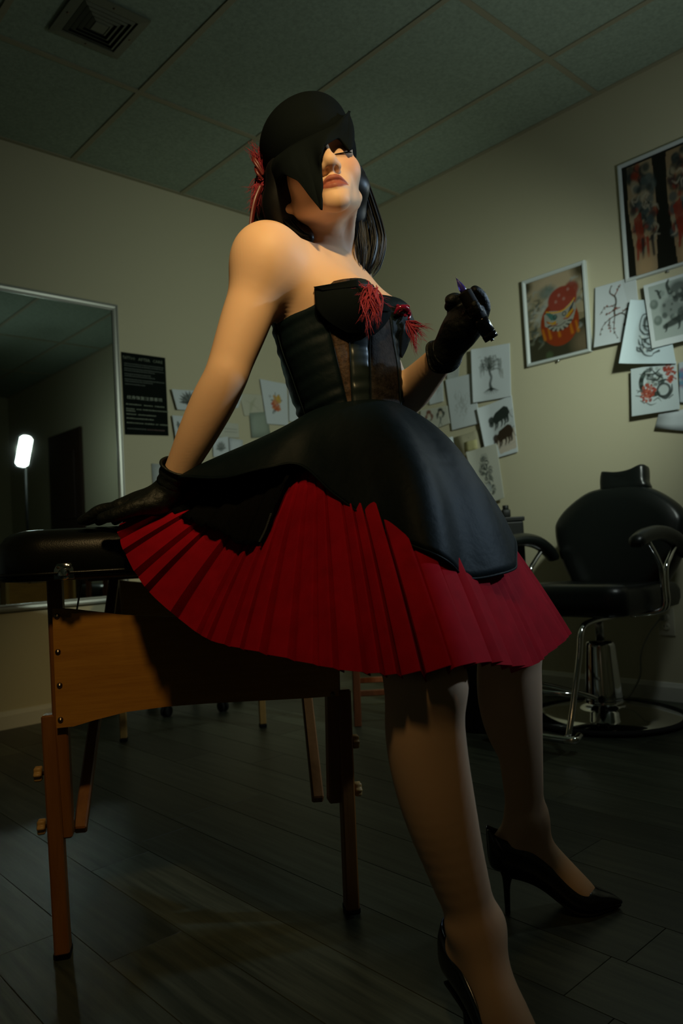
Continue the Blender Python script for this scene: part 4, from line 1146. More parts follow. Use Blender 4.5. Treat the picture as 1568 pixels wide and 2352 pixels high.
M['jewel'] = mat('red_jewel', (.18, .006, .025), .12, spec=.6)
M['glove'] = mat('black_nitrile_glove', (.0055, .0075, .0065), .52, spec=.32, bump=(48, .9, .006))
M['pump'] = mat('black_patent_leather', (.008, .009, .010), .16, spec=.6)
M['cordred'] = mat('red_cord', (.16, .008, .015), .5)

person = thing('person', (*(at(850, 1200, 1.35)[:2]), 0), 'person in a black hat, black corset and red pleated skirt leaning back on the table', 'person')

# ---- head frame (fitted to the face in the photograph): rows = her left, up, forward
HM = np.array([[.812, -.555, .180], [-.005, .301, .954], [-.583, -.775, .242]])
HM = np.stack([unit(v) for v in HM])
HP = at(735.8, 422.3, 1.396)
def hd(x, y, z): return HP+np.array([x, y, z]) @ HM
# ---- torso frame
PSI = math.radians(60)
WA = at(812, 958, 1.42)
NB = at(748, 596, 1.455)
ta = unit(NB-WA)
tn = math.sin(PSI)*RH-math.cos(PSI)*FH; tn = unit(tn-ta*(tn@ta))
tl = np.cross(ta, tn)
def tr(s, l, n): return WA+ta*s+tl*l+tn*n
TAX = (tl, ta, tn)

sh_r = at(614, 596, 1.315); el_r = at(517, 868, 1.302); wr_r = at(391, 1122, 1.362)
sh_l = at(796, 652, 1.575); el_l = at(917, 928, 1.545); wr_l = at(1026, 808, 1.338)
hip_r = at(838, 1140, 1.315); kn_r = at(988, 1566, 1.048); an_r = at(1090, 2130, 1.088)
hip_l = at(895, 1140, 1.42); kn_l = at(1172, 1470, 1.43); an_l = at(1204, 1880, 1.482)

# feet: heel tip on the floor, direction of the toes
H_l = onz(1166, 2096); f_l = unit(onz(1425, 2085)-H_l); s_l = np.array([f_l[1], -f_l[0], 0])
f_r = unit(RH*.42-FH*.90); s_r = np.array([f_r[1], -f_r[0], 0])
H_r = an_r*np.array([1, 1, 0])-f_r*.035

def torso(F, grow=0.):
    F.ell(tr(-.02, 0, 0), (.102+grow, .16, .078+grow), TAX, .03)
    F.ell(tr(.12, 0, -.005), (.127+grow, .15, .096+grow), TAX, .05)
    F.ell(tr(.235, -.012, -.015), (.116+grow, .085, .072+grow), TAX, .05)
    for s in (-1, 1):
        F.ell(tr(.175, s*.092, -.012), (.036, .075, .05), TAX, .04)
        F.ell(tr(.178, s*.070, .062), (.055+grow, .055, .052+grow), TAX, .035)
    # hips and seat
    F.ell(tr(-.14, 0, .015), (.138, .10, .095), TAX, .06)
    F.ball((hip_r+hip_l)/2+ZZ*.03-tn*.01-FH*.02, .095, .06)

# body grid: fine around the face
lo = tol(np.array([hd(0, 0, 0), wr_r, el_r, an_r, an_l, sh_l, wr_l, H_l+f_l*.2, H_r+f_r*.2, kn_r])).min(0)-.12
hi = tol(np.array([hd(0, .13, 0), wr_r, el_r, an_r, an_l, sh_l, wr_l, H_l+f_l*.2, H_r+f_r*.2, kn_r])).max(0)+.12
lo[2] = .0
fc = tol(hd(0, -.05, .06))
xs_g = axis_pts(lo[0], hi[0], .0055, ((fc[0]-.075, fc[0]+.085, .0014),))
ys_g = axis_pts(lo[1], hi[1], .0055, ((fc[1]-.065, fc[1]+.075, .0014),))
zs_g = axis_pts(lo[2], hi[2], .0055, ((fc[2]-.085, fc[2]+.095, .0014),))
B = Field(xs_g, ys_g, zs_g)
torso(B)
# neck, shoulders, collar bones
B.cone(hd(0, -.02, -.048), tr(.335, .004, .004), .0465, .046, .008)
B.cone(tr(.335, .004, .004), tr(.26, 0, -.012), .046, .064, .035)
for sgn, sh in ((-1, sh_r), (1, sh_l)):
    B.cone(tr(.300 if sgn < 0 else .272, sgn*.03, -.05), sh+ZZ*.006, .034, .040 if sgn < 0 else .030, .035)       # trapezius and shoulder girdle
    B.cone(tr(.25, sgn*.06, .01), sh, .045, .045 if sgn < 0 else .034, .05)
    B.ball(sh, .052 if sgn < 0 else .040, .03)
    B.cone(tr(.292, sgn*.016, .035), sh+ta*.022+tn*.022, .0085, .009, .016)   # collar bone
    B.cone(hd(sgn*.052, -.045, -.025), tr(.292, sgn*.014, .032), .009, .007, .016)   # neck muscle
    B.cone(sh-ta*.02-tn*.01, tr(.205, sgn*.095, .030), .032, .030, .05)          # chest muscle to the armpit
    B.ell(tr(.215, sgn*.098, -.012), (.034, .05, .05), TAX, .04)
# right arm, braced on the table

d_ = wr_r-el_r
B.chain([sh_r, sh_r*.5+el_r*.5, sh_r*.15+el_r*.85, el_r, el_r+d_*.22, el_r+d_*.5, el_r+d_*.8, wr_r], [.046, .0430, .0375, .0365, .0375, .0335, .0265, .0238], .03)
# left arm, forearm raised
B.chain([sh_l, sh_l*.5+el_l*.5, el_l], [.038, .039, .035], .03)
d_ = wr_l-el_l
B.chain([el_l, el_l+d_*.30, el_l+d_*.65, wr_l], [.035, .0385, .031, .0230], .02)
# legs
def leg(hip, kn, an, H, f, s, rk, rc, rl, ra, bow=0.):
    fwd = unit(f*.8+np.array([0, 0, .15]))
    B.chain([hip, hip*.5+kn*.5, kn+unit(hip-kn)*.03], [.085, .072, rk+.006], .04)
    B.cone(kn+unit(hip-kn)*.04, kn, rk+.005, rk+.001, .02)
    B.ball(kn+fwd*.016, rk-.008, .025)
    d = an-kn; back = -f
    B.chain([kn, kn+d*.28+back*.006+bow*.9, kn+d*.6+bow, an], [rk, rc, rl, ra], .02)
    B.ell(kn+d*.27+back*.022+bow*1.2, (rc-.016, .10, .036), (np.cross(unit(d), back), unit(d), back), .05)      # calf
    B.cone(kn+fwd*.03+d*.06, an+fwd*.010, .016, .015, .03)                                         # shin
    for q in (-1, 1): B.ball(an+s*q*.026+ZZ*.004, .0135, .018)                                      # ankle bones
    # foot in the pump
    heel = H+f*.008+ZZ*.116
    B.cone(an, heel, .028, .029, .03)
    B.chain([heel+ZZ*.008, H+f*.07+ZZ*.098, H+f*.125+ZZ*.040], [.027, .026, .024], .03)
    B.chain([an+fwd*.012, H+f*.075+ZZ*.118, H+f*.13+ZZ*.055, H+f*.165+ZZ*.028], [.029, .024, .019, .012], .03)
    for q in (-1, 1): B.cone(H+f*.09+ZZ*.07+s*q*.012, H+f*.140+ZZ*.028+s*q*.020, .017, .016, .03)
leg(hip_r, kn_r, an_r, H_r, f_r, s_r, .043, .0455, .0430, .0318, -RH*.020)
leg(hip_l, kn_l, an_l, H_l, f_l, s_l, .050, .051, .0405, .0325)
# head
B.ell(hd(0, .03, -.014), (.070, .088, .095), HM, .02)
B.ell(hd(0, -.024, .024), (.0545, .070, .062), HM, .03)
for q in (-1, 1):
    B.cone(hd(q*.046, -.050, .004), hd(q*.010, -.092, .066), .0155, .0140, .02)     # jaw
    B.ball(hd(q*.040, -.026, .055), .0195, .03)                                    # cheek
    B.cone(hd(q*.046, .020, .064), hd(q*.012, .017, .082), .011, .011, .022)      # brow
B.ball(hd(0, -.095, .072), .0150, .018)
B.ell(hd(0, -.066, .070), (.030, .018, .016), HM, .02)                            # mouth mound
for q in (-1, 1): B.ell(hd(q*.031, -.001, .099), (.017, .0125, .017), HM, .022, 'sub')
for q in (-1, 1): B.ell(hd(q*.031, -.004, .0705), (.0155, .0125, .0125), HM, .008)      # closed lids
B.chain([hd(0, .012, .087), hd(0, -.015, .098), hd(0, -.040, .1055)], [.0075, .0075, .0088], .012)     # nose
B.ball(hd(0, -.0420, .1040), .0114, .008)
for q in (-1, 1):
    B.ell(hd(q*.0118, -.0462, .0940), (.0076, .0078, .0108), HM, .007)
    B.ell(hd(q*.0068, -.0540, .0975), (.0028, .0048, .0048), HM, .003, 'sub')     # nostril
B.cone(hd(0, -.050, .098), hd(0, -.056, .089), .0036, .0045, .006)
for q in (-1, 1):
    B.chain([hd(q*.0245, -.0745, .0765), hd(q*.012, -.0675, .0868), hd(q*.0045, -.0648, .0900), hd(0, -.0662, .0897)], [.0022, .0050, .0056, .0052], .004)   # upper lip
    B.chain([hd(q*.0235, -.0752, .0765), hd(q*.012, -.0775, .0845), hd(0, -.0795, .0875)], [.0022, .0054, .0064], .004)                                  # lower lip
    B.chain([hd(q*.027, -.0742, .0785), hd(q*.012, -.0722, .0915), hd(0, -.0728, .0945)], [.0011, .0012, .0013], .0035, 'sub')
    B.ell(hd(-.071 if q < 0 else .061, -.010, -.014), (.007, .030, .017), HM, .012)                 # ears
    B.ball(hd(-.070 if q < 0 else .061, -.037, -.008), .0085, .008)
V, Fq = B.mesh(); V = relax(V, Fq, 1, .35)
hl = (V-HP) @ HM.T
col = np.tile(np.array(SKIN), (len(V), 1))
nz = np.sin(V[:, 0]*61)*np.sin(V[:, 1]*53+1)*np.sin(V[:, 2]*47)
col *= (1+.03*nz)[:, None]
def tint(mask, c):
    global col
    k = np.clip(mask, 0, 1)[:, None]; col = col*(1-k)+np.array(c)*k
lx = np.abs(hl[:, 0])/.0265
up_edge = -.0735+.0125*np.clip(1-lx**1.6, 0, 1)-.0022*np.exp(-(hl[:, 0]/.004)**2); lo_edge = -.0750-.0105*np.clip(1-lx**2, 0, 1)
face = hl[:, 2] > .06
tint(np.where(face & (lx < 1), np.clip((up_edge-hl[:, 1])/.0012+.5, 0, 1)*np.clip((hl[:, 1]-lo_edge)/.0012+.5, 0, 1), 0), (.30, .085, .055))
tint(np.where(face, np.exp(-((hl[:, 0]-.046)**2+(hl[:, 1]+.028)**2)/.0004)*.38, 0), (.62, .22, .17))
tint(np.where(face, np.exp(-((np.abs(hl[:, 0])-.031)**2/.00030+(hl[:, 1]-.002)**2/.00009))*.45, 0), (.25, .13, .09))
tint(np.where(face, np.clip(1-np.abs(hl[:, 1]-.0225-.003*np.cos(hl[:, 0]*60))/.0030, 0, 1)*(np.abs(np.abs(hl[:, 0])-.031) < .019)*.7, 0), (.05, .03, .02))
for q, r_ in ((hd(.052, -.040, .058), .0012), (hd(.020, -.098, .084), .0011), (at(748, 604, 1.36), .002)):
    tint((np.linalg.norm(V-q, axis=1) < r_*2).astype(float)*.6, (.10, .05, .03))
body = mesh('body', (V, Fq), M['skin'], person, colors=col)
# closed lashes
for q in (-1, 1):
    P = [hd(q*(.031+.0165*math.sin(t)), -.0095-.0030*math.cos(t), .0795+.0042*math.cos(t)) for t in np.linspace(-1.35, 1.35, 12)]
    la = [tube(P, [.0004, .0009, .0011, .0011, .0005], 6)]
    for t in np.linspace(-1.2, 1.35, 22):
        a = hd(q*(.031+.0165*math.sin(t)), -.0095-.0030*math.cos(t), .0797+.0042*math.cos(t))
        b = a+(np.array([q*.003*math.sin(t), -.0055, .0035])) @ HM
        la.append(tube([a, (a+b)/2-np.array([0, .0008, 0])@HM, b], [.00035, .0003, .00012], 4))
    mesh('eyelashes', join(*la), M['felt'], body)
print('body', len(V))

# ------------------------------------------------------------------ gloves
def hand_field(pts, pad=.03, res=.0017):
    P = tol(np.array(pts)); lo_, hi_ = P.min(0)-pad, P.max(0)+pad
    return Field(*[axis_pts(l, h, res) for l, h in zip(lo_, hi_)])
# right glove, palm down on the cushion
fw_ = unit(at(190, 1207, 1.415)*np.array([1, 1, 0])-wr_r*np.array([1, 1, 0])); lf_ = np.array([-fw_[1], fw_[0], 0])
if lf_ @ FH > 0: lf_ = -lf_
wz = wr_r[2]-TOPZ
def rh(x, y, z): return np.array([wr_r[0], wr_r[1], TOPZ])+fw_*x+lf_*y+ZZ*z
dF = unit(el_r-wr_r)
G = hand_field([wr_r+dF*.05, rh(.20, 0, 0), rh(.1, .07, .03), rh(.1, -.05, 0)], .03)
G.chain([wr_r+dF*.030, wr_r, rh(.03, 0, .040), rh(.06, .0, .034)], [.0275, .0275, .027, .024], .02)
for y0, y1, z in ((.020, .028, .032), (.006, .009, .035), (-.008, -.011, .032), (-.018, -.030, .025)):
    G.cone(rh(.025, y0*.7, .036), rh(.088, y1, z), .0175, .0125, .018)
for y, L, z, sp_ in ((.029, .073, .030, .010), (.009, .083, .033, .002), (-.012, .076, .030, -.005), (-.031, .058, .023, -.012)):
    G.chain([rh(.088, y, z), rh(.088+L*.48, y+sp_*.5, z*.90), rh(.088+L*.77, y+sp_*.8, .0165), rh(.088+L, y+sp_, .0095)], [.0112, .0102, .0095, .0078], .005)
G.chain([rh(.018, .018, .034), rh(.046, .044, .026), rh(.078, .058, .015), rh(.102, .062, .0105)], [.0175, .0145, .0115, .0088], .012)
for k in range(5):      # folds over the back of the hand
    G.cone(rh(.035+.012*k, .02, .058-.006*k), rh(.028+.013*k, -.02, .052-.005*k), .0028, .0022, .006)
Vg, Fg = G.mesh(); Vg = relax(Vg, Fg, 1, .4)
gr = mesh('glove', (Vg, Fg), M['glove'], person)
def ringpts(c, ax, r, n=24, wob=0., seed=0, r2=None):
    u, v, w = frame_of(ax); gg = np.random.default_rng(seed); ph = gg.random(4)*6
    return [c+(r*(1+wob*math.sin(3*t+ph[0])))*math.cos(t)*u+((r2 or r)*(1+wob*math.sin(2*t+ph[1])))*math.sin(t)*v+w*wob*r*1.5*math.sin(2*t+ph[2]) for t in np.linspace(0, 2*math.pi, n+1)]
def cuff(c, ax, r0, r1, L, parent, seed):
    ax = unit(ax); rows = []
    for t in np.linspace(0, 1, 9):
        rows.append(ringpts(c+ax*L*t, ax, r0+(r1-r0)*t**1.5+.0010*math.sin(t*14), 36, .03+.05*t, seed)[:-1])
    V0, F0 = loft(rows, True)
    V1, F1 = thicken(V0, F0, .0012)
    mesh('cuff', (V1, F1), M['glove'], parent)
    mesh('cuff_bead', tube(ringpts(c+ax*L, ax, r1, 36, .08, seed), .0026, 8, 60, cap=False), M['glove'], parent)
cuff(wr_r+dF*.006, dF, .0275, .0345, .036, gr, 3)
# left glove, closed round the pen
dL = unit(el_l-wr_l)
G = hand_field([wr_l+dL*.04, at(1092, 660, 1.25), at(1020, 690, 1.30), at(1118, 700, 1.30), at(1075, 735, 1.225), at(1075, 735, 1.34)], .035)
def a_(x, y, d): return at(x, y, d)
G.chain([wr_l+dL*.010, wr_l, a_(1046, 772, 1.318), a_(1069, 738, 1.297)], [.0275, .0275, .029, .0285], .025)
G.cone(a_(1060, 758, 1.30), a_(1082, 742, 1.288), .025, .0175, .025)
G.cone(a_(1066, 745, 1.285), a_(1088, 722, 1.265), .024, .0165, .02)
G.chain([a_(1088, 738, 1.264), a_(1095, 720, 1.2420), a_(1087, 700, 1.2360)], [.0150, .0112, .0088], .010)      # thumb along the grip
G.chain([a_(1097, 740, 1.300), a_(1110, 708, 1.287), a_(1103, 683, 1.276), a_(1090, 668, 1.270)], [.0130, .0115, .0105, .0088], .008)   # index
G.chain([a_(1084, 738, 1.305), a_(1066, 703, 1.293), a_(1047, 688, 1.283), a_(1033, 689, 1.279)], [.0140, .0115, .0105, .0088], .007)   # middle
G.chain([a_(1074, 742, 1.310), a_(1058, 714, 1.302), a_(1043, 703, 1.294), a_(1031, 704, 1.290)], [.0135, .0110, .0098, .0082], .005)   # ring
G.chain([a_(1064, 748, 1.315), a_(1050, 724, 1.312), a_(1042, 715, 1.307), a_(1036, 716, 1.304)], [.0125, .0098, .0085, .0072], .005)   # little
for (p, q) in (((1068, 716, 1.253), (1092, 740, 1.255)), ((1078, 712, 1.2465), (1100, 742, 1.253)), ((1060, 745, 1.262), (1085, 752, 1.262)), ((1040, 775, 1.290), (1068, 785, 1.290))):
    G.cone(a_(*p), a_(*q), .0020, .0024, .006)
G.cone(at(1043, 632, 1.238), at(1140, 797, 1.2514), .0131, .0131, .0005, 'sub')      # room for the pen
Vg, Fg = G.mesh(); Vg = relax(Vg, Fg, 1, .3)
gl = mesh('glove', (Vg, Fg), M['glove'], person)
cuff(wr_l-dL*.004, dL, .0280, .0325, .022, gl, 9)

# ------------------------------------------------------------------ pumps
def pump(H, f, s):
    root = None
    # stations: along f, bottom z, centre z, half width, half height above, rim angle from the horizontal (90 = closed over the top)
    st = [(-.031, .106, .134, .006, 68), (-.028, .092, .131, .021, 56), (-.016, .084, .124, .0330, 48), (.010, .080, .117, .0370, 42), (.040, .070, .106, .0375, 36), (.065, .055, .089, .0375, 36),
          (.090, .034, .067, .0390, 36), (.112, .016, .045, .0410, 40), (.130, .0075, .032, .0420, 46), (.146, .0055, .0262, .0415, 56), (.158, .005, .0240, .0390, 76), (.166, .005, .0228, .0358, 90),
          (.180, .0055, .0197, .0280, 90), (.195, .006, .0172, .0195, 90), (.208, .007, .0146, .0120, 90), (.216, .008, .0125, .0065, 90), (.221, .0095, .0115, .0015, 90)]
    n = 29; rows = []
    st_ = np.array(st); u = np.linspace(0, len(st)-1, 58)
    st2 = smooth_path(st_, 58)
    for x, zb, zc, w, rim in st2:
        h = zc-zb; rim = min(rim, 90); R0 = math.radians(rim); top_h = h*(1.15 if x > .15 else 1.0)
        row = []
        for t in np.linspace(0, 1, n):
            a = R0-(math.pi+2*R0)*t
            c, sn = math.cos(a), math.sin(a)
            p = abs(c)**.8*(1 if c > 0 else -1); q = abs(sn)**.8*(1 if sn > 0 else -1)
            row.append(H+f*x+s*w*p+ZZ*(zc+(h if q < 0 else top_h)*q))
        rows.append(row)
    V0, F0 = loft(rows, False); V0 = np.asarray(V0); F0 = np.array(F0)
    V1, F1 = thicken(V0, F0, .0016)
    o = mesh('pump', (V1, F1), M['pump'], person)
    mesh('heel_spike', tube([H+f*.006+ZZ*.090, H+f*.004+ZZ*.075, H+f*.001+ZZ*.05, H+ZZ*.006, H+ZZ*.0005], [.020, .012, .0066, .0050, .0052], 14, 16), M['pump'], o)
    mesh('sole', loft([[H+f*x+s*w*.86*q+ZZ*(zb+dz) for q, dz in ((-1, .001), (1, .001), (.98, -.003), (-.98, -.003))] for x, zb, zc, w, rim in st2[8:56]], True, True, True), M['rubber'], o)
pump(H_l, f_l, s_l)
pump(H_r, f_r, s_r)
# ------------------------------------------------------------------ dress: read the body's surface, then cut cloth on it
def body_radius(th, s):
    """distance from the torso axis to the skin, arrays of angle (0 = front, + = her left) and height"""
    th = np.asarray(th, float).ravel(); s = np.asarray(s, float).ravel()
    D = np.cos(th)[:, None]*tn+np.sin(th)[:, None]*tl; O = WA+s[:, None]*ta
    rr = np.linspace(.02, .24, 90)
    P = (O[:, None]+D[:, None]*rr[None, :, None]).reshape(-1, 3)
    F = Points(P); torso(F); d = F.D.reshape(len(th), -1)
    last = 89-np.argmax((d < 0)[:, ::-1], 1); last = np.clip(last, 0, 88)
    i = np.arange(len(th)); a, b = d[i, last], d[i, last+1]
    return rr[last]+(rr[1]-rr[0])*np.clip(-a/(b-a+1e-9), 0, 1)
def on_body(th, s, off):
    th = np.asarray(th, float); s = np.asarray(s, float); sh = th.shape
    r = body_radius(th, s).reshape(sh)+off
    return WA+s[..., None]*ta+(r*np.cos(th))[..., None]*tn+(r*np.sin(th))[..., None]*tl
SPX = .31/362.
def s_of(y): return (958-np.asarray(y, float))*SPX
TOPY = np.array([(-180, 762), (-150, 752), (-130, 733), (-110, 716), (-90, 712), (-60, 718), (-30, 716), (0, 706), (20, 706), (40, 712), (60, 724), (90, 738), (130, 755), (180, 762)], float)
BOTY = np.array([(-180, 962), (-150, 962), (-120, 962), (-95, 966), (-75, 972), (-50, 986), (-25, 1004), (-4, 1022), (8, 1010), (25, 980), (45, 966), (90, 960), (180, 962)], float)
corset = mesh('corset', join(tube([tr(0, 0, 0), tr(.01, 0, 0)], .02, 6)), M['satin'], person)   # replaced below by its panels
bpy.data.objects.remove(corset)
corset = None
PAN = [(-180, -180, -112, -112, 'satin', 'side_panel'), (-112, -112, -71, -66, 'satin', 'side_panel'), (-71, -66, -49, -63, 'lace', 'lace_panel'), (-49, -63, -28, -44, 'satin2', 'satin_panel'),
       (-28, -44, 8, 16, 'lace2', 'lace_panel'), (8, 16, 60, 60, 'satin', 'side_panel'), (60, 60, 180, 180, 'satin', 'side_panel')]
def wrinkle(th, s):
    w = np.sin(s*210+2.2*np.sin(th*2.3)+1.3*th)*.6+np.sin(s*330+3*np.sin(th*3.1+1)+2.)*.4
    band = np.exp(-((s-.005)/.03)**2)*1.0+np.exp(-((s-.155)/.045)**2)*.75+.35
    return w*band*.0021
panel_obs = []
for t0, b0, t1, b1, mk, nm in PAN:
    nu, nv = max(6, int(abs(t1-t0)/3.5)), 64
    v = np.linspace(0, 1, nv)[:, None]; u = np.linspace(0, 1, nu)[None]
    th = (t0+(b0-t0)*v)*(1-u)+(t1+(b1-t1)*v)*u
    st, sb = s_of(np.interp(th, *TOPY.T)), s_of(np.interp(th, *BOTY.T))
    s = st*(1-v)+sb*v; thr = np.radians(th)
    edge = np.clip(np.minimum(u, 1-u)/.12, 0, 1)
    off = .0068+wrinkle(thr, s)*(.55 if 'lace' in mk else 1.)*(.3+.7*edge)-(1-edge)**2*.0009
    P = on_body(thr, s, off).reshape(-1, 3)
    V0, F0 = thicken(P, grid_faces(nu, nv)[:, ::-1], .0018)
    if corset is None:
        corset = mesh('corset', (V0, F0), M[mk], person)
        corset['label'] = 'black satin corset with brown lace panels'
    else: mesh(nm, (V0, F0), M[mk], corset)
# seams between the panels
for t0, b0, t1, b1, mk, nm in PAN[1:]:
    v = np.linspace(.02, .98, 40); th = t0+(b0-t0)*v
    s = s_of(np.interp(th, *TOPY.T))*(1-v)+s_of(np.interp(th, *BOTY.T))*v
    mesh('seam', tube(on_body(np.radians(th), s, .0078), .0011, 6), M['satin'], corset)

# ---- cups: stiff black cloth standing off the bust
def cast(px, py, off):
    """picture points dropped on the body's surface, OFF in front of it"""
    px = np.asarray(px, float).ravel(); py = np.asarray(py, float).ravel(); n = len(px)
    R_ = np.array([ray(x, y) for x, y in zip(px, py)]); L = np.linalg.norm(R_, axis=1)
    t = np.full(n, 1.10)
    for _ in range(40):
        F = Points(CAM+R_*t[:, None]); torso(F); t = np.minimum(t+np.clip(F.D-off, -.02, .05)/L*.9, 1.50)
    return t
def patch(left, right, off, nu=24, nv=24, name='cup', m='felt', parent=None, dmax=None, th=.0028, puff=0., toff=0.):
    Lp, Rp = smooth_path(np.array(left, float), nv), smooth_path(np.array(right, float), nv)
    u = np.linspace(0, 1, nu)[None, :, None]
    Q = Lp[:, None]*(1-u)+Rp[:, None]*u
    t = cast(Q[..., 0], Q[..., 1], off).reshape(nv, nu)
    if dmax is not None: t = np.minimum(t, dmax)
    for _ in range(6):
        tt = np.pad(t, 1, mode='edge'); t = np.minimum(t, .25*(tt[:-2, 1:-1]+tt[2:, 1:-1]+tt[1:-1, :-2]+tt[1:-1, 2:])+.001)
    vv = np.linspace(0, 1, nv)[:, None]; uu = np.linspace(0, 1, nu)[None]
    t = t-puff*np.sin(np.pi*vv)*np.sin(np.pi*uu)-toff*(1-vv)**2
    P = np.array([[at(Q[j, i, 0], Q[j, i, 1], t[j, i]) for i in range(nu)] for j in range(nv)]).reshape(-1, 3)
    V0, F0 = thicken(P, grid_faces(nu, nv), th)
    return mesh(name, (V0, F0), M[m], parent)
cup = patch([(722, 661), (724, 690), (728, 714), (756, 742), (800, 766)], [(822, 657), (850, 670), (895, 712), (884, 744), (858, 769)], .013, name='cup', parent=corset, puff=.006, toff=.004)
patch([(720, 659), (740, 668)], [(821, 641), (823, 659)], .018, 20, 8, name='cup_collar', parent=corset, toff=.004)
patch([(822, 660), (838, 690), (850, 715)], [(872, 676), (888, 697), (897, 715)], .019, 14, 12, name='cup_collar', parent=corset)
LC = tr(.185, .072, .060)
# left cup: dome over the far breast, its outer side standing off
rows = []
for v in np.linspace(0, 1, 18):
    row = []
    for u in np.linspace(0, 1, 18):
        x = (906+(0)*v)*(1-u)+u*(940+6*math.sin(math.pi*v*.8)-22*v**2)+14*v**2*(1-u)
        y = 722+(6*u)+v*(94)
        d = 1.425+.05*u**2-.016*math.sin(math.pi*u)*math.sin(math.pi*(.2+.7*v))+.012*v
        row.append(at(x, y, d))
    rows.append(row)
mesh('cup', thicken(np.array(rows).reshape(-1, 3), grid_faces(18, 18), .003), M['felt'], corset)

# ---- feathers
def strand(a, b, droop, r0, gg, seg=4, n=9, curl=.3):
    a = np.array(a, float); b = np.array(b, float); L = np.linalg.norm(b-a)
    side = np.cross(b-a, FW); side = side/(np.linalg.norm(side)+1e-9)
    mid = (a+b)/2+side*L*curl*(gg.random()-.5)+np.array([0, 0, droop*L])
    P = smooth_path(np.array([a, (a+mid)/2+side*L*.05*(gg.random()-.5), mid, (mid+b)/2+side*L*.08*(gg.random()-.5), b]), n)
    return tube(P, [r0*.7, r0, r0*.8, r0*.5, r0*.12], seg, cap=False)
def plume(root, tips, gg, n, r0, spread, droop=.12, root_j=.004):
    out = []
    for k in range(n):
        t = tips[gg.integers(len(tips))]; w = .55+.45*gg.random()
        a = np.array(root)+(gg.random(3)-.5)*root_j*2
        b = a+(np.array(t)-a)*w+(gg.random(3)-.5)*spread
        out.append(strand(a, b, droop, r0*(.6+.8*gg.random()), gg))
        if k % 3 == 0:
            for _ in range(5):
                q = a+(b-a)*(.4+.5*gg.random()); out.append(strand(q, q+unit(b-a)*.018+(gg.random(3)-.5)*.018, .05, r0*.35, gg, 3, 5))
    return join(*out)
gg = np.random.default_rng(77)
f1 = cast([840, 862, 880, 850, 872], [664, 690, 700, 720, 760], .030)
mesh('feather_trim', plume(at(852, 668, 1.285), [at(828, 745, 1.268), at(838, 772, 1.268), at(850, 778, 1.262), at(862, 765, 1.264), at(875, 752, 1.27), at(842, 728, 1.262), at(870, 738, 1.266), at(880, 770, 1.272)], gg, 46, .0014, .012, .10, .010), M['feather'], corset, kind='stuff')
mesh('feather_trim', plume(at(848, 664, 1.287), [at(815, 668, 1.283), at(822, 690, 1.27), at(820, 655, 1.30), at(842, 648, 1.31), at(895, 705, 1.32), at(885, 690, 1.31)], gg, 18, .0010, .008, .20, .006), M['feather'], corset, kind='stuff')
mesh('feather_trim', plume(at(938, 742, 1.42), [at(955, 800, 1.42), at(958, 818, 1.42), at(952, 790, 1.42), at(975, 780, 1.42), at(982, 752, 1.42), at(978, 745, 1.42), at(966, 760, 1.42), at(944, 770, 1.42)], gg, 46, .0012, .008, .03, .005), M['feather'], corset, kind='stuff')
jv = []
for k in range(60):
    x, y = 925+18*(gg.random()-.5)*1.7, 714+14*(gg.random()-.5)*1.7
    c = at(x, y, 1.412+.012*gg.random()); a = unit(gg.random(3)-.5)
    o = mesh('bead', lathe([(0, -.0032), (.0026, -.0018), (.0036, 0), (.0026, .0018), (0, .0032)], c, a, 7), M['jewel'], corset, smooth=False) if k < 20 else None
    if o is None: jv.append(lathe([(0, -.0024), (.0019, -.0013), (.0026, 0), (.0019, .0013), (0, .0024)], c, a, 6))
mesh('small_beads', join(*jv), M['jewel'], corset, smooth=False, kind='stuff')
mesh('beaded_trim', tube([at(905, 722, 1.405), at(915, 708, 1.400), at(930, 706, 1.404), at(940, 720, 1.42), at(938, 734, 1.415)], [.002, .004, .005, .004, .002], 10, 18), M['jewel'], corset)

# ---- overskirt and pleated skirt
def hem_curve(pts, n, angles=None):
    """closed smooth loop through (angle, px, py, depth, bulge) sampled at n even angles"""
    A = np.array(pts, float); A = np.vstack([A[-2:]-np.array([360, 0, 0, 0, 0]), A, A[:2]+np.array([360, 0, 0, 0, 0])])
    th = np.linspace(-180, 180, n, endpoint=False) if angles is None else np.degrees(angles)
    th = np.where(th < A[0, 0], th+360, th)
    # monotone-ish cubic by angle (Catmull-Rom on non-uniform knots)
    out = np.zeros((n, 4))
    for j, t in enumerate(th):
        i = int(np.clip(np.searchsorted(A[:, 0], t)-1, 1, len(A)-3))
        x0, x1 = A[i, 0], A[i+1, 0]; h = x1-x0; q = (t-x0)/h
        m0 = (A[i+1, 1:]-A[i-1, 1:])/(A[i+1, 0]-A[i-1, 0])*h; m1 = (A[i+2, 1:]-A[i, 1:])/(A[i+2, 0]-A[i, 0])*h
        out[j] = (2*q**3-3*q**2+1)*A[i, 1:]+(q**3-2*q**2+q)*m0+(-2*q**3+3*q**2)*A[i+1, 1:]+(q**3-q**2)*m1
    P = np.array([at(*o[:3]) for o in out])
    return np.radians(th), P, out[:, 3]
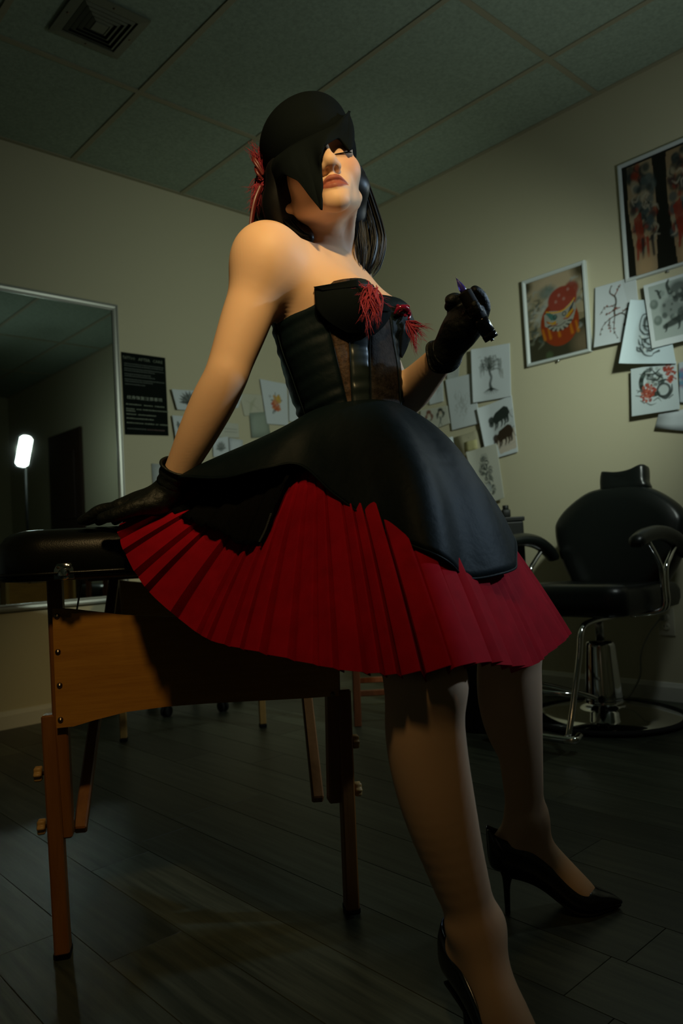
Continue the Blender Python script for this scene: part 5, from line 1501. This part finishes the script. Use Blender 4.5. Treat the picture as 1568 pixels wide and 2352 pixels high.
def skirt(hem, s_top, off, n, nv, pleat=None, wave=None, angles=None):
    th, Hm, bl = hem_curve(hem, n, angles)
    top = on_body(th, np.full(n, s_top), off)
    c0 = top.mean(0)
    rows = []
    for v in np.linspace(0, 1, nv):
        ctrl = top+(Hm-top)*np.array([.72, .72, .28])
        ctrl = ((top+Hm)/2)*(1-bl[:, None])+ctrl*bl[:, None]
        P = (1-v)**2*top+2*v*(1-v)*ctrl+v*v*Hm
        rows.append(P)
    G_ = np.array(rows)
    # outward direction
    dth = np.roll(G_, -1, 1)-np.roll(G_, 1, 1); dv = np.gradient(G_, axis=0)
    N = np.cross(dth, dv); N /= np.linalg.norm(N, axis=2)[..., None]+1e-12
    out_ = G_-c0; out_[..., 2] *= .3
    sg = np.sign((N*out_).sum(2)); N *= np.where(np.median(sg) < 0, -1, 1)
    v = np.linspace(0, 1, nv)[:, None]
    if wave is not None: G_ = G_+N*wave(th[None], v)[..., None]
    if pleat is not None:
        amp, ph = pleat
        G_ = G_+N*(amp*(v**1.0)*ph[None])[..., None]
    n_ = G_.shape[1]
    F = []
    i = np.arange(nv-1)[:, None]*n_+np.arange(n_)[None]; i2 = np.arange(nv-1)[:, None]*n_+(np.arange(n_)[None]+1) % n_
    F = np.stack([i, i2, i2+n_, i+n_], -1).reshape(-1, 4)
    return G_.reshape(-1, 3), F, N
OVER = [(-172, 425, 1150, 1.47, .2), (-158, 388, 1102, 1.415, .15), (-148, 388, 1110, 1.370, .15), (-134, 428, 1097, 1.305, .25), (-118, 520, 1089, 1.255, .4), (-103, 612, 1077, 1.248, .5), (-91, 688, 1068, 1.248, .55),
        (-78, 762, 1131, 1.188, .6), (-62, 866, 1208, 1.128, .65), (-46, 972, 1276, 1.092, .75), (-30, 1060, 1312, 1.102, .85), (-12, 1128, 1323, 1.155, .88), (8, 1172, 1300, 1.275, .86), (30, 1174, 1228, 1.41, .80),
        (62, 1100, 1150, 1.53, .6), (100, 970, 1090, 1.58, .45), (135, 810, 1085, 1.60, .4), (165, 560, 1140, 1.58, .3)]
def owave(th, v):
    fold = .022*np.abs(np.sin(th*3.6+.9+.5*v))**3*np.clip(v*1.6, 0, 1)*np.exp(-((th+.35)/.9)**2)*(1.15-v*.6)
    return fold+(.007*np.sin(th*7+1.0)+.005*np.sin(th*11+v*3))*v**1.5*np.clip(np.cos(th*.5-.1), .25, 1)+.004*np.sin(th*4+v*6)*v
Vo, Fo, _n = skirt(OVER, .004, .0045, 240, 36, wave=owave)
ov = mesh('overskirt', thicken(Vo, Fo, .0024), M['satin'], person)
th_, Hm_, _b = hem_curve(OVER, 240)
gr_ = Vo.reshape(36, 240, 3)
mesh('hem_binding', tube(np.vstack([gr_[-1], gr_[-1][:1]]), .0022, 6, cap=False), M['satin'], ov)
RED = [(-168, 316, 1180, 1.465, .2), (-161, 286, 1190, 1.398, .2), (-154, 277, 1238, 1.345, .25), (-147, 298, 1290, 1.315, .25), (-138, 345, 1362, 1.275, .25), (-128, 430, 1436, 1.225, .25), (-119, 490, 1474, 1.18, .25), (-110, 562, 1493, 1.14, .25), (-98, 700, 1523, 1.07, .25),
       (-86, 800, 1542, 1.02, .25), (-74, 905, 1553, .985, .3), (-64, 985, 1547, .972, .3), (-54, 1060, 1531, .980, .3), (-44, 1112, 1524, 1.02, .3), (-31, 1165, 1532, 1.085, .3), (-17, 1208, 1534, 1.155, .3), (0, 1247, 1508, 1.25, .3),
       (18, 1296, 1468, 1.36, .3), (45, 1276, 1445, 1.50, .3), (80, 1150, 1400, 1.62, .3), (112, 985, 1300, 1.66, .4), (135, 800, 1150, 1.62, .4), (165, 480, 1168, 1.54, .3)]
NP = 60; per = 16
gg = np.random.default_rng(12)
ph = []; warp = []
w_ = .55+.9*gg.random(NP); w_ /= w_.sum(); e_ = np.concatenate([[0], np.cumsum(w_)])
for k in range(NP):
    a = .6+.8*gg.random(); deep = 2.1 if gg.random() < .3 else .8
    q = np.linspace(0, 1, per, endpoint=False)
    prof = np.where(q < .13, -1.0*deep*(1-q/.13)**.5+.15*(q/.13), .15+.85*((q-.13)/.87)**.8)      # knife pleat: flat face rising to the fold, then under
    ph.append(prof*a); warp.append(e_[k]+w_[k]*np.where(q < .13, q*.5, .065+(q-.13)/.87*.925))
ph = np.concatenate(ph); warp = np.concatenate(warp)*2*np.pi-np.pi
Vr, Fr, _n = skirt(RED, -.055, .012, NP*per, 30, pleat=(.0115, ph), angles=warp)
rsk = mesh('pleated_skirt', thicken(Vr, Fr, .0012), M['red'], person, auto=28)
gr2 = Vr.reshape(30, NP*per, 3)
mesh('hem_stitch', tube(np.vstack([gr2[-2], gr2[-2][:1]])-0*ZZ, .0006, 4, cap=False), M['red'], rsk)
# black lace layer between them, with a zip
LACE = [(-172, 400, 1150, 1.47, .2), (-158, 382, 1160, 1.41, .2), (-149, 398, 1178, 1.362, .2), (-138, 440, 1196, 1.312, .25), (-126, 505, 1220, 1.268, .3), (-116, 548, 1246, 1.238, .35), (-108, 592, 1248, 1.228, .4), (-101, 620, 1208, 1.236, .45), (-95, 645, 1125, 1.258, .5), (-88, 690, 1080, 1.268, .5),
        (-75, 770, 1122, 1.222, .55), (-60, 866, 1190, 1.165, .6), (-45, 966, 1256, 1.128, .7), (-30, 1050, 1290, 1.135, .8), (-12, 1115, 1300, 1.185, .9), (8, 1150, 1280, 1.30, .7), (30, 1145, 1225, 1.40, .6),
        (62, 1070, 1160, 1.51, .5), (100, 950, 1100, 1.56, .4), (135, 800, 1095, 1.57, .4), (165, 540, 1125, 1.55, .3)]
def lwave(th, v): return (.004*np.sin(th*38)+.003*np.sin(th*61+2))*v**2
Vl, Fl, _n = skirt(LACE, -.02, .0075, 300, 26, wave=lwave)
gl2 = Vl.reshape(26, 300, 3); gl2[-1, :, 2] += .004*np.sin(np.arange(300)*1.3)+.003*np.sin(np.arange(300)*2.9)
lc = mesh('lace_underskirt', thicken(gl2.reshape(-1, 3), Fl, .0016), M['blacklace'], person)
zp = [at(596, 1243, 1.222), at(610, 1214, 1.226), at(622, 1180, 1.232)]
for q in smooth_path(np.array(zp), 20):
    mesh('zip_tooth', box(q, (.0030, .0022, .0017), (RH, FH, ZZ)), M['steel'], lc, smooth=False)
# red cord hanging at the front and a little red peeking at the waist
mesh('cord_tie', tube([at(832, 965, 1.290), at(850, 982, 1.270), at(862, 1005, 1.255), at(868, 1025, 1.244), at(870, 1046, 1.238)], [.0014, .0018, .0024, .0024, .0016], 8, 24), M['cordred'], ov)
mesh('cord_knot', tube([at(869, 1040, 1.231), at(871, 1052, 1.228)], [.0035, .0022], 8), M['cordred'], ov)
# ------------------------------------------------------------------ hair
def lock(pts, r, flat, gg, n=26, strands=22, rr=.0013, parent=None):
    """a lock of hair: many fine strands following one guide, spread over a flat section"""
    G_ = smooth_path(np.array(pts), n); R_ = np.interp(np.linspace(0, 1, n), np.linspace(0, 1, len(r)), r)
    T = np.gradient(G_, axis=0); T /= np.linalg.norm(T, axis=1)[:, None]
    view = np.cross(T, FW); view /= np.linalg.norm(view, axis=1)[:, None]; dep = np.cross(T, view)
    out = []
    for _ in range(strands):
        a = gg.random()*6.283; q = .75+.3*gg.random(); w = .25*(gg.random()-.5)
        off = view*(R_*q*math.cos(a))[:, None]+dep*(R_*q*flat*math.sin(a))[:, None]+view*(R_*w*np.sin(np.linspace(0, 3+2*gg.random(), n)))[:, None]
        e = int(n*(.82+.18*gg.random()))
        out.append(tube((G_+off)[:e], [rr*.7, rr*1.1, rr*1.1, rr*.9, rr*.15], 5, cap=False))
    return out
gg = np.random.default_rng(101)
hair_pts = [at(600, 440, 1.50), at(715, 545, 1.34), hd(0, .1, -.1), at(870, 640, 1.46)]
Hf = hand_field(hair_pts, .06, .0034)
Hf.ell(hd(0, .040, -.022), (.078, .088, .094), HM, .02)
Hf.chain([hd(-.055, -.02, -.045), at(648, 470, 1.455), at(652, 515, 1.44), at(690, 540, 1.405), at(712, 547, 1.385)], [.045, .042, .035, .022, .008], .02)
Hf.chain([hd(-.01, -.02, -.085), at(655, 500, 1.50), at(665, 545, 1.49)], [.06, .058, .04], .02)
Hf.chain([hd(.062, .0, -.025), at(818, 430, 1.49), at(832, 500, 1.50), at(843, 560, 1.505), at(841, 605, 1.495), at(835, 634, 1.485)], [.035, .020, .024, .026, .018, .006], .02)
Hf.chain([hd(.04, -.02, -.07), at(800, 500, 1.53), at(820, 580, 1.52)], [.05, .05, .03], .02)
Hf.ell(hd(0, -.045, .085), (.066, .095, .075), HM, .012, 'sub')       # keep the face clear
Hf.chain([hd(-.073, .03, .015), at(640, 425, 1.385), at(634, 470, 1.395), at(640, 510, 1.405)], [.022, .024, .026, .022], .02)
Vh, Fh = Hf.mesh(); Vh = relax(Vh, Fh, 1)
hair = mesh('hair', (Vh, Fh), M['hair'], person)
sl = []
sl += lock([hd(.070, .03, -.01), at(818, 410, 1.455), at(836, 480, 1.475), at(851, 550, 1.485), at(845, 605, 1.475), at(836, 642, 1.465)], [.014, .019, .026, .031, .026, .010], .9, gg, strands=90)
sl += lock([hd(.068, .02, -.02), at(812, 450, 1.47), at(815, 520, 1.45), at(822, 580, 1.445), at(828, 632, 1.44)], [.012, .016, .020, .020, .006], .8, gg, strands=36)
sl += lock([hd(-.07, .02, -.03), at(612, 470, 1.47), at(612, 510, 1.45), at(640, 535, 1.42)], [.02, .026, .026, .014], .8, gg, strands=40)
sl += lock([hd(-.066, .0, -.02), at(655, 480, 1.42), at(655, 515, 1.40), at(684, 540, 1.375), at(716, 548, 1.36)], [.018, .026, .026, .016, .006], .7, gg, strands=46)
sl += lock([hd(.072, .04, .03), at(815, 365, 1.40), at(822, 395, 1.42), at(826, 420, 1.43)], [.003, .003, .004, .004], 1, gg, strands=8, rr=.0005)
mesh('hair_strands', join(*sl), M['hair'], hair, kind='stuff')

# ------------------------------------------------------------------ hat
hat_c = [at(693, 338, 1.435), at(722, 282, 1.425)]
Hf = hand_field([at(590, 330, 1.43), at(800, 330, 1.43), at(720, 215, 1.43), at(690, 350, 1.30), at(690, 340, 1.56), at(600, 480, 1.5)], .03, .0032)
Hf.ell(at(693, 345, 1.440), (.081, .072, .104), HM, .02)
Hf.ell(at(727, 309, 1.432), (.058, .0545, .076), HM, .035)
Hf.ell(hd(0, .052, 0), (.081, .062, .105), HM, .02)
Hf.ell(at(640, 440, 1.53), (.05, .05, .05), HM, .05)
Hf.ell(hd(0, -.100, .10), (.072, .075, .085), HM, .008, 'sub')
Vh, Fh = Hf.mesh(); Vh = relax(Vh, Fh, 2)
hat = mesh('hat', (Vh, Fh), M['felt'], person)
hat['label'] = 'black felt hat with a pointed brim over half the face'
def head_cast(px, py, off):
    """depth of the head and hat crown (plus OFF) along picture rays; where a ray misses, its nearest pass"""
    px = np.asarray(px, float).ravel(); py = np.asarray(py, float).ravel(); ts = np.linspace(1.18, 1.62, 150)
    R_ = np.array([ray(x, y) for x, y in zip(px, py)])
    F = Points((CAM+R_[:, None]*ts[None, :, None]).reshape(-1, 3))
    F.ell(hd(0, .03, -.014), (.078, .092, .100), HM, .02); F.ell(hd(0, -.028, .024), (.060, .078, .062), HM, .03)
    for q in (-1, 1): F.cone(hd(q*.052, -.052, .004), hd(q*.014, -.094, .066), .019, .016, .03); F.ball(hd(q*.044, -.026, .054), .021, .03)
    F.cone(hd(0, .012, .087), hd(0, -.037, .106), .0075, .0095, .012)
    F.ell(hd(0, .052, 0), (.081, .062, .105), HM, .02); F.ell(at(693, 345, 1.440), (.081, .072, .104), HM, .02); F.ell(at(727, 309, 1.432), (.058, .0545, .076), HM, .035)
    d = F.D.reshape(len(px), -1)-off
    hit = (d < 0).any(1); return np.where(hit, ts[np.argmax(d < 0, 1)], ts[np.argmin(d, 1)])
# brim: crease line on the crown (top), free edge falling over the right half of the face (bottom)
UPR = [(594, 438), (610, 394), (634, 363), (664, 340), (694, 323), (722, 310), (748, 298), (770, 286), (788, 270), (803, 256)]
LOW = [(598, 470), (622, 452), (650, 398), (684, 416), (738, 484), (740, 430), (733, 372), (743, 335), (776, 316), (801, 347)]
nb, nv = 110, 30
knots = np.array([0, .10, .22, .36, .52, .64, .74, .83, .91, 1.0]); uu = np.linspace(0, 1, nb)
def along(P):
    P = np.array(P, float); return np.stack([np.interp(uu, knots, P[:, k]) for k in (0, 1)], 1)
U_, L_ = along(UPR), along(LOW)
for _ in range(3):
    for A in (U_, L_): 
        keep = np.abs(uu-.52) > .03
        sm = A.copy(); sm[1:-1] = .25*A[:-2]+.5*A[1:-1]+.25*A[2:]; A[keep] = sm[keep]
vv = np.linspace(0, 1, nv)[:, None]
QX, QY = U_[:, 0]*(1-vv)+L_[:, 0]*vv, U_[:, 1]*(1-vv)+L_[:, 1]*vv
T_ = head_cast(QX, QY, .009).reshape(nv, nb)
T_ = np.minimum(T_, 1.50)
for _ in range(14):
    tt = np.pad(T_, 1, mode='edge'); T_ = .25*(tt[:-2, 1:-1]+tt[2:, 1:-1]+tt[1:-1, :-2]+tt[1:-1, 2:])
T_ = T_+.016*(1-vv)**8*np.clip((.93-uu[None])/.1, 0, 1)-.004-.016*vv**1.5*np.exp(-((uu[None]-.55)/.16)**2)
Pb = np.array([[at(QX[j, i], QY[j, i], T_[j, i]) for i in range(nb)] for j in range(nv)]).reshape(-1, 3)
brim = mesh('brim', thicken(Pb, grid_faces(nb, nv), .0045), M['felt'], hat)
# upturned point at the front, continuing round the far side
tE = float(T_[0, -1]); tL = float(T_[-1, -1])
FU = [(803, 255, tE), (799, 262, tE+.01), (792, 275, 1.42), (780, 300, 1.46), (760, 320, 1.50)]
FL = [(801, 348, tL), (808, 343, tL+.015), (806, 345, 1.40), (800, 352, 1.44), (790, 370, 1.49)]
FM = [(786, 300, (tE+tL)/2-.01), (809, 296, (tE+tL)/2+.01), (806, 300, 1.41), (798, 318, 1.45), (782, 340, 1.50)]
A_, B_2, C_ = (smooth_path(np.array(t), 30) for t in (FU, FM, FL))
rows = []
for v in np.linspace(0, 1, 20):
    rows.append([at(*(2*(v-.5)*(v-1)*A_[i]-4*v*(v-1)*B_2[i]+2*v*(v-.5)*C_[i])) for i in range(30)])
mesh('brim_point', thicken(np.array(rows).reshape(-1, 3), grid_faces(30, 20), .0045), M['felt'], hat)
mesh('brim_seam', tube([at(U_[i, 0], U_[i, 1], T_[0, i]-.003) for i in range(0, nb, 2)], .0016, 6), M['felt'], hat)
# feathers, loops and ribbon at the back
gg = np.random.default_rng(202)
rt = at(602, 395, 1.435)
mesh('feather', plume(at(606, 392, 1.43), [at(568, 318, 1.43), at(562, 330, 1.43), at(575, 322, 1.43), at(568, 342, 1.43), at(584, 335, 1.43), at(566, 350, 1.44), at(596, 340, 1.42), at(606, 352, 1.41)], gg, 40, .0010, .006, .03, .004), M['feather'], hat, kind='stuff')
mesh('feather', plume(at(604, 412, 1.43), [at(577, 450, 1.43), at(573, 470, 1.43), at(580, 480, 1.43), at(571, 440, 1.43), at(576, 490, 1.43), at(588, 455, 1.43), at(584, 470, 1.43)], gg, 70, .0010, .008, .16, .005), M['feather'], hat, kind='stuff')
mesh('feather', plume(at(598, 440, 1.43), [at(562, 449, 1.43), at(590, 498, 1.43), at(568, 486, 1.43)], gg, 8, .0005, .004, .05, .003), M['feather'], hat, kind='stuff')
def ribbon(pts, w, name='ribbon', m='darkred'):
    G_ = smooth_path(np.array([at(*p) for p in pts]), 40); T = np.gradient(G_, axis=0); T /= np.linalg.norm(T, axis=1)[:, None]
    sd = np.cross(T, FW); sd /= np.linalg.norm(sd, axis=1)[:, None]; sd = unit(RH*.9)*np.ones((40, 1))*.75+FH*.45 if w > .003 else sd
    V0 = np.concatenate([G_-sd*w, G_+sd*w]).reshape(2, 40, 3).transpose(1, 0, 2).reshape(-1, 3)
    return mesh(name, thicken(V0, grid_faces(2, 40), .0008), M[m], hat)
ribbon([(600, 425, 1.425), (588, 455, 1.42), (580, 490, 1.42), (575, 534, 1.42)], .0052, 'ribbon_tail')
for pts in ([(604, 400, 1.425), (592, 375, 1.42), (582, 362, 1.42), (583, 370, 1.415), (592, 384, 1.415), (604, 402, 1.42)], [(603, 408, 1.425), (596, 398, 1.42), (588, 384, 1.42), (588, 392, 1.415), (594, 402, 1.415), (602, 412, 1.42)]):
    ribbon(pts, .0028, 'ribbon_loop')

# ------------------------------------------------------------------ tattoo pen held in the raised hand
pa, pe = at(1043, 632, 1.238), at(1129, 779, 1.250)
px_ = unit(pe-pa)
def pp(f): return pa+(pe-pa)*f
LP = np.linalg.norm(pe-pa)
pen = thing('tattoo_pen', pp(.5), 'black tattoo pen with a violet needle tip held in the raised gloved hand', 'tattoo machine')
M['violet'] = mat('violet_plastic', (.10, .07, .48), .25, trans=.4)
M['gloss'] = M['gloss']
M['penblack'] = mat('pen_gloss_black', (.006, .006, .008), .12, spec=.6)
tip = mesh('cartridge_tip', lathe([(.0006, .006), (.0022, .012), (.0042, .018), (.0055, .025), (.0058, .034)], pa, px_, 18), M['violet'], pen)
mesh('needle', tube([pa, pa+px_*.010], [.0003, .0006], 6), M['steel'], tip)
gp = [(.0075, .030), (.0100, .0315)]
for k in range(11): gp += [(.0122, .033+.0022*k), (.0113, .0341+.0022*k)]
gp += [(.0120, .0580), (.0118, .072), (.0118, .085)]
mesh('grip', lathe(gp, pa, px_, 28), M['rubber'], pen)
mesh('body', lathe([(.0116, .082), (.0122, .086), (.0122, LP*.90), (.0117, LP*.905), (.0117, LP*.915), (.0122, LP*.92), (.0122, LP*.995), (.0112, LP), (0, LP)], pa, px_, 32), M['penblack'], pen)
mesh('power_jack', lathe([(.003, 0), (.003, .003), (.0016, .0032), (0, .0032)], pe+px_*.0, px_, 12), M['steel'], pen)
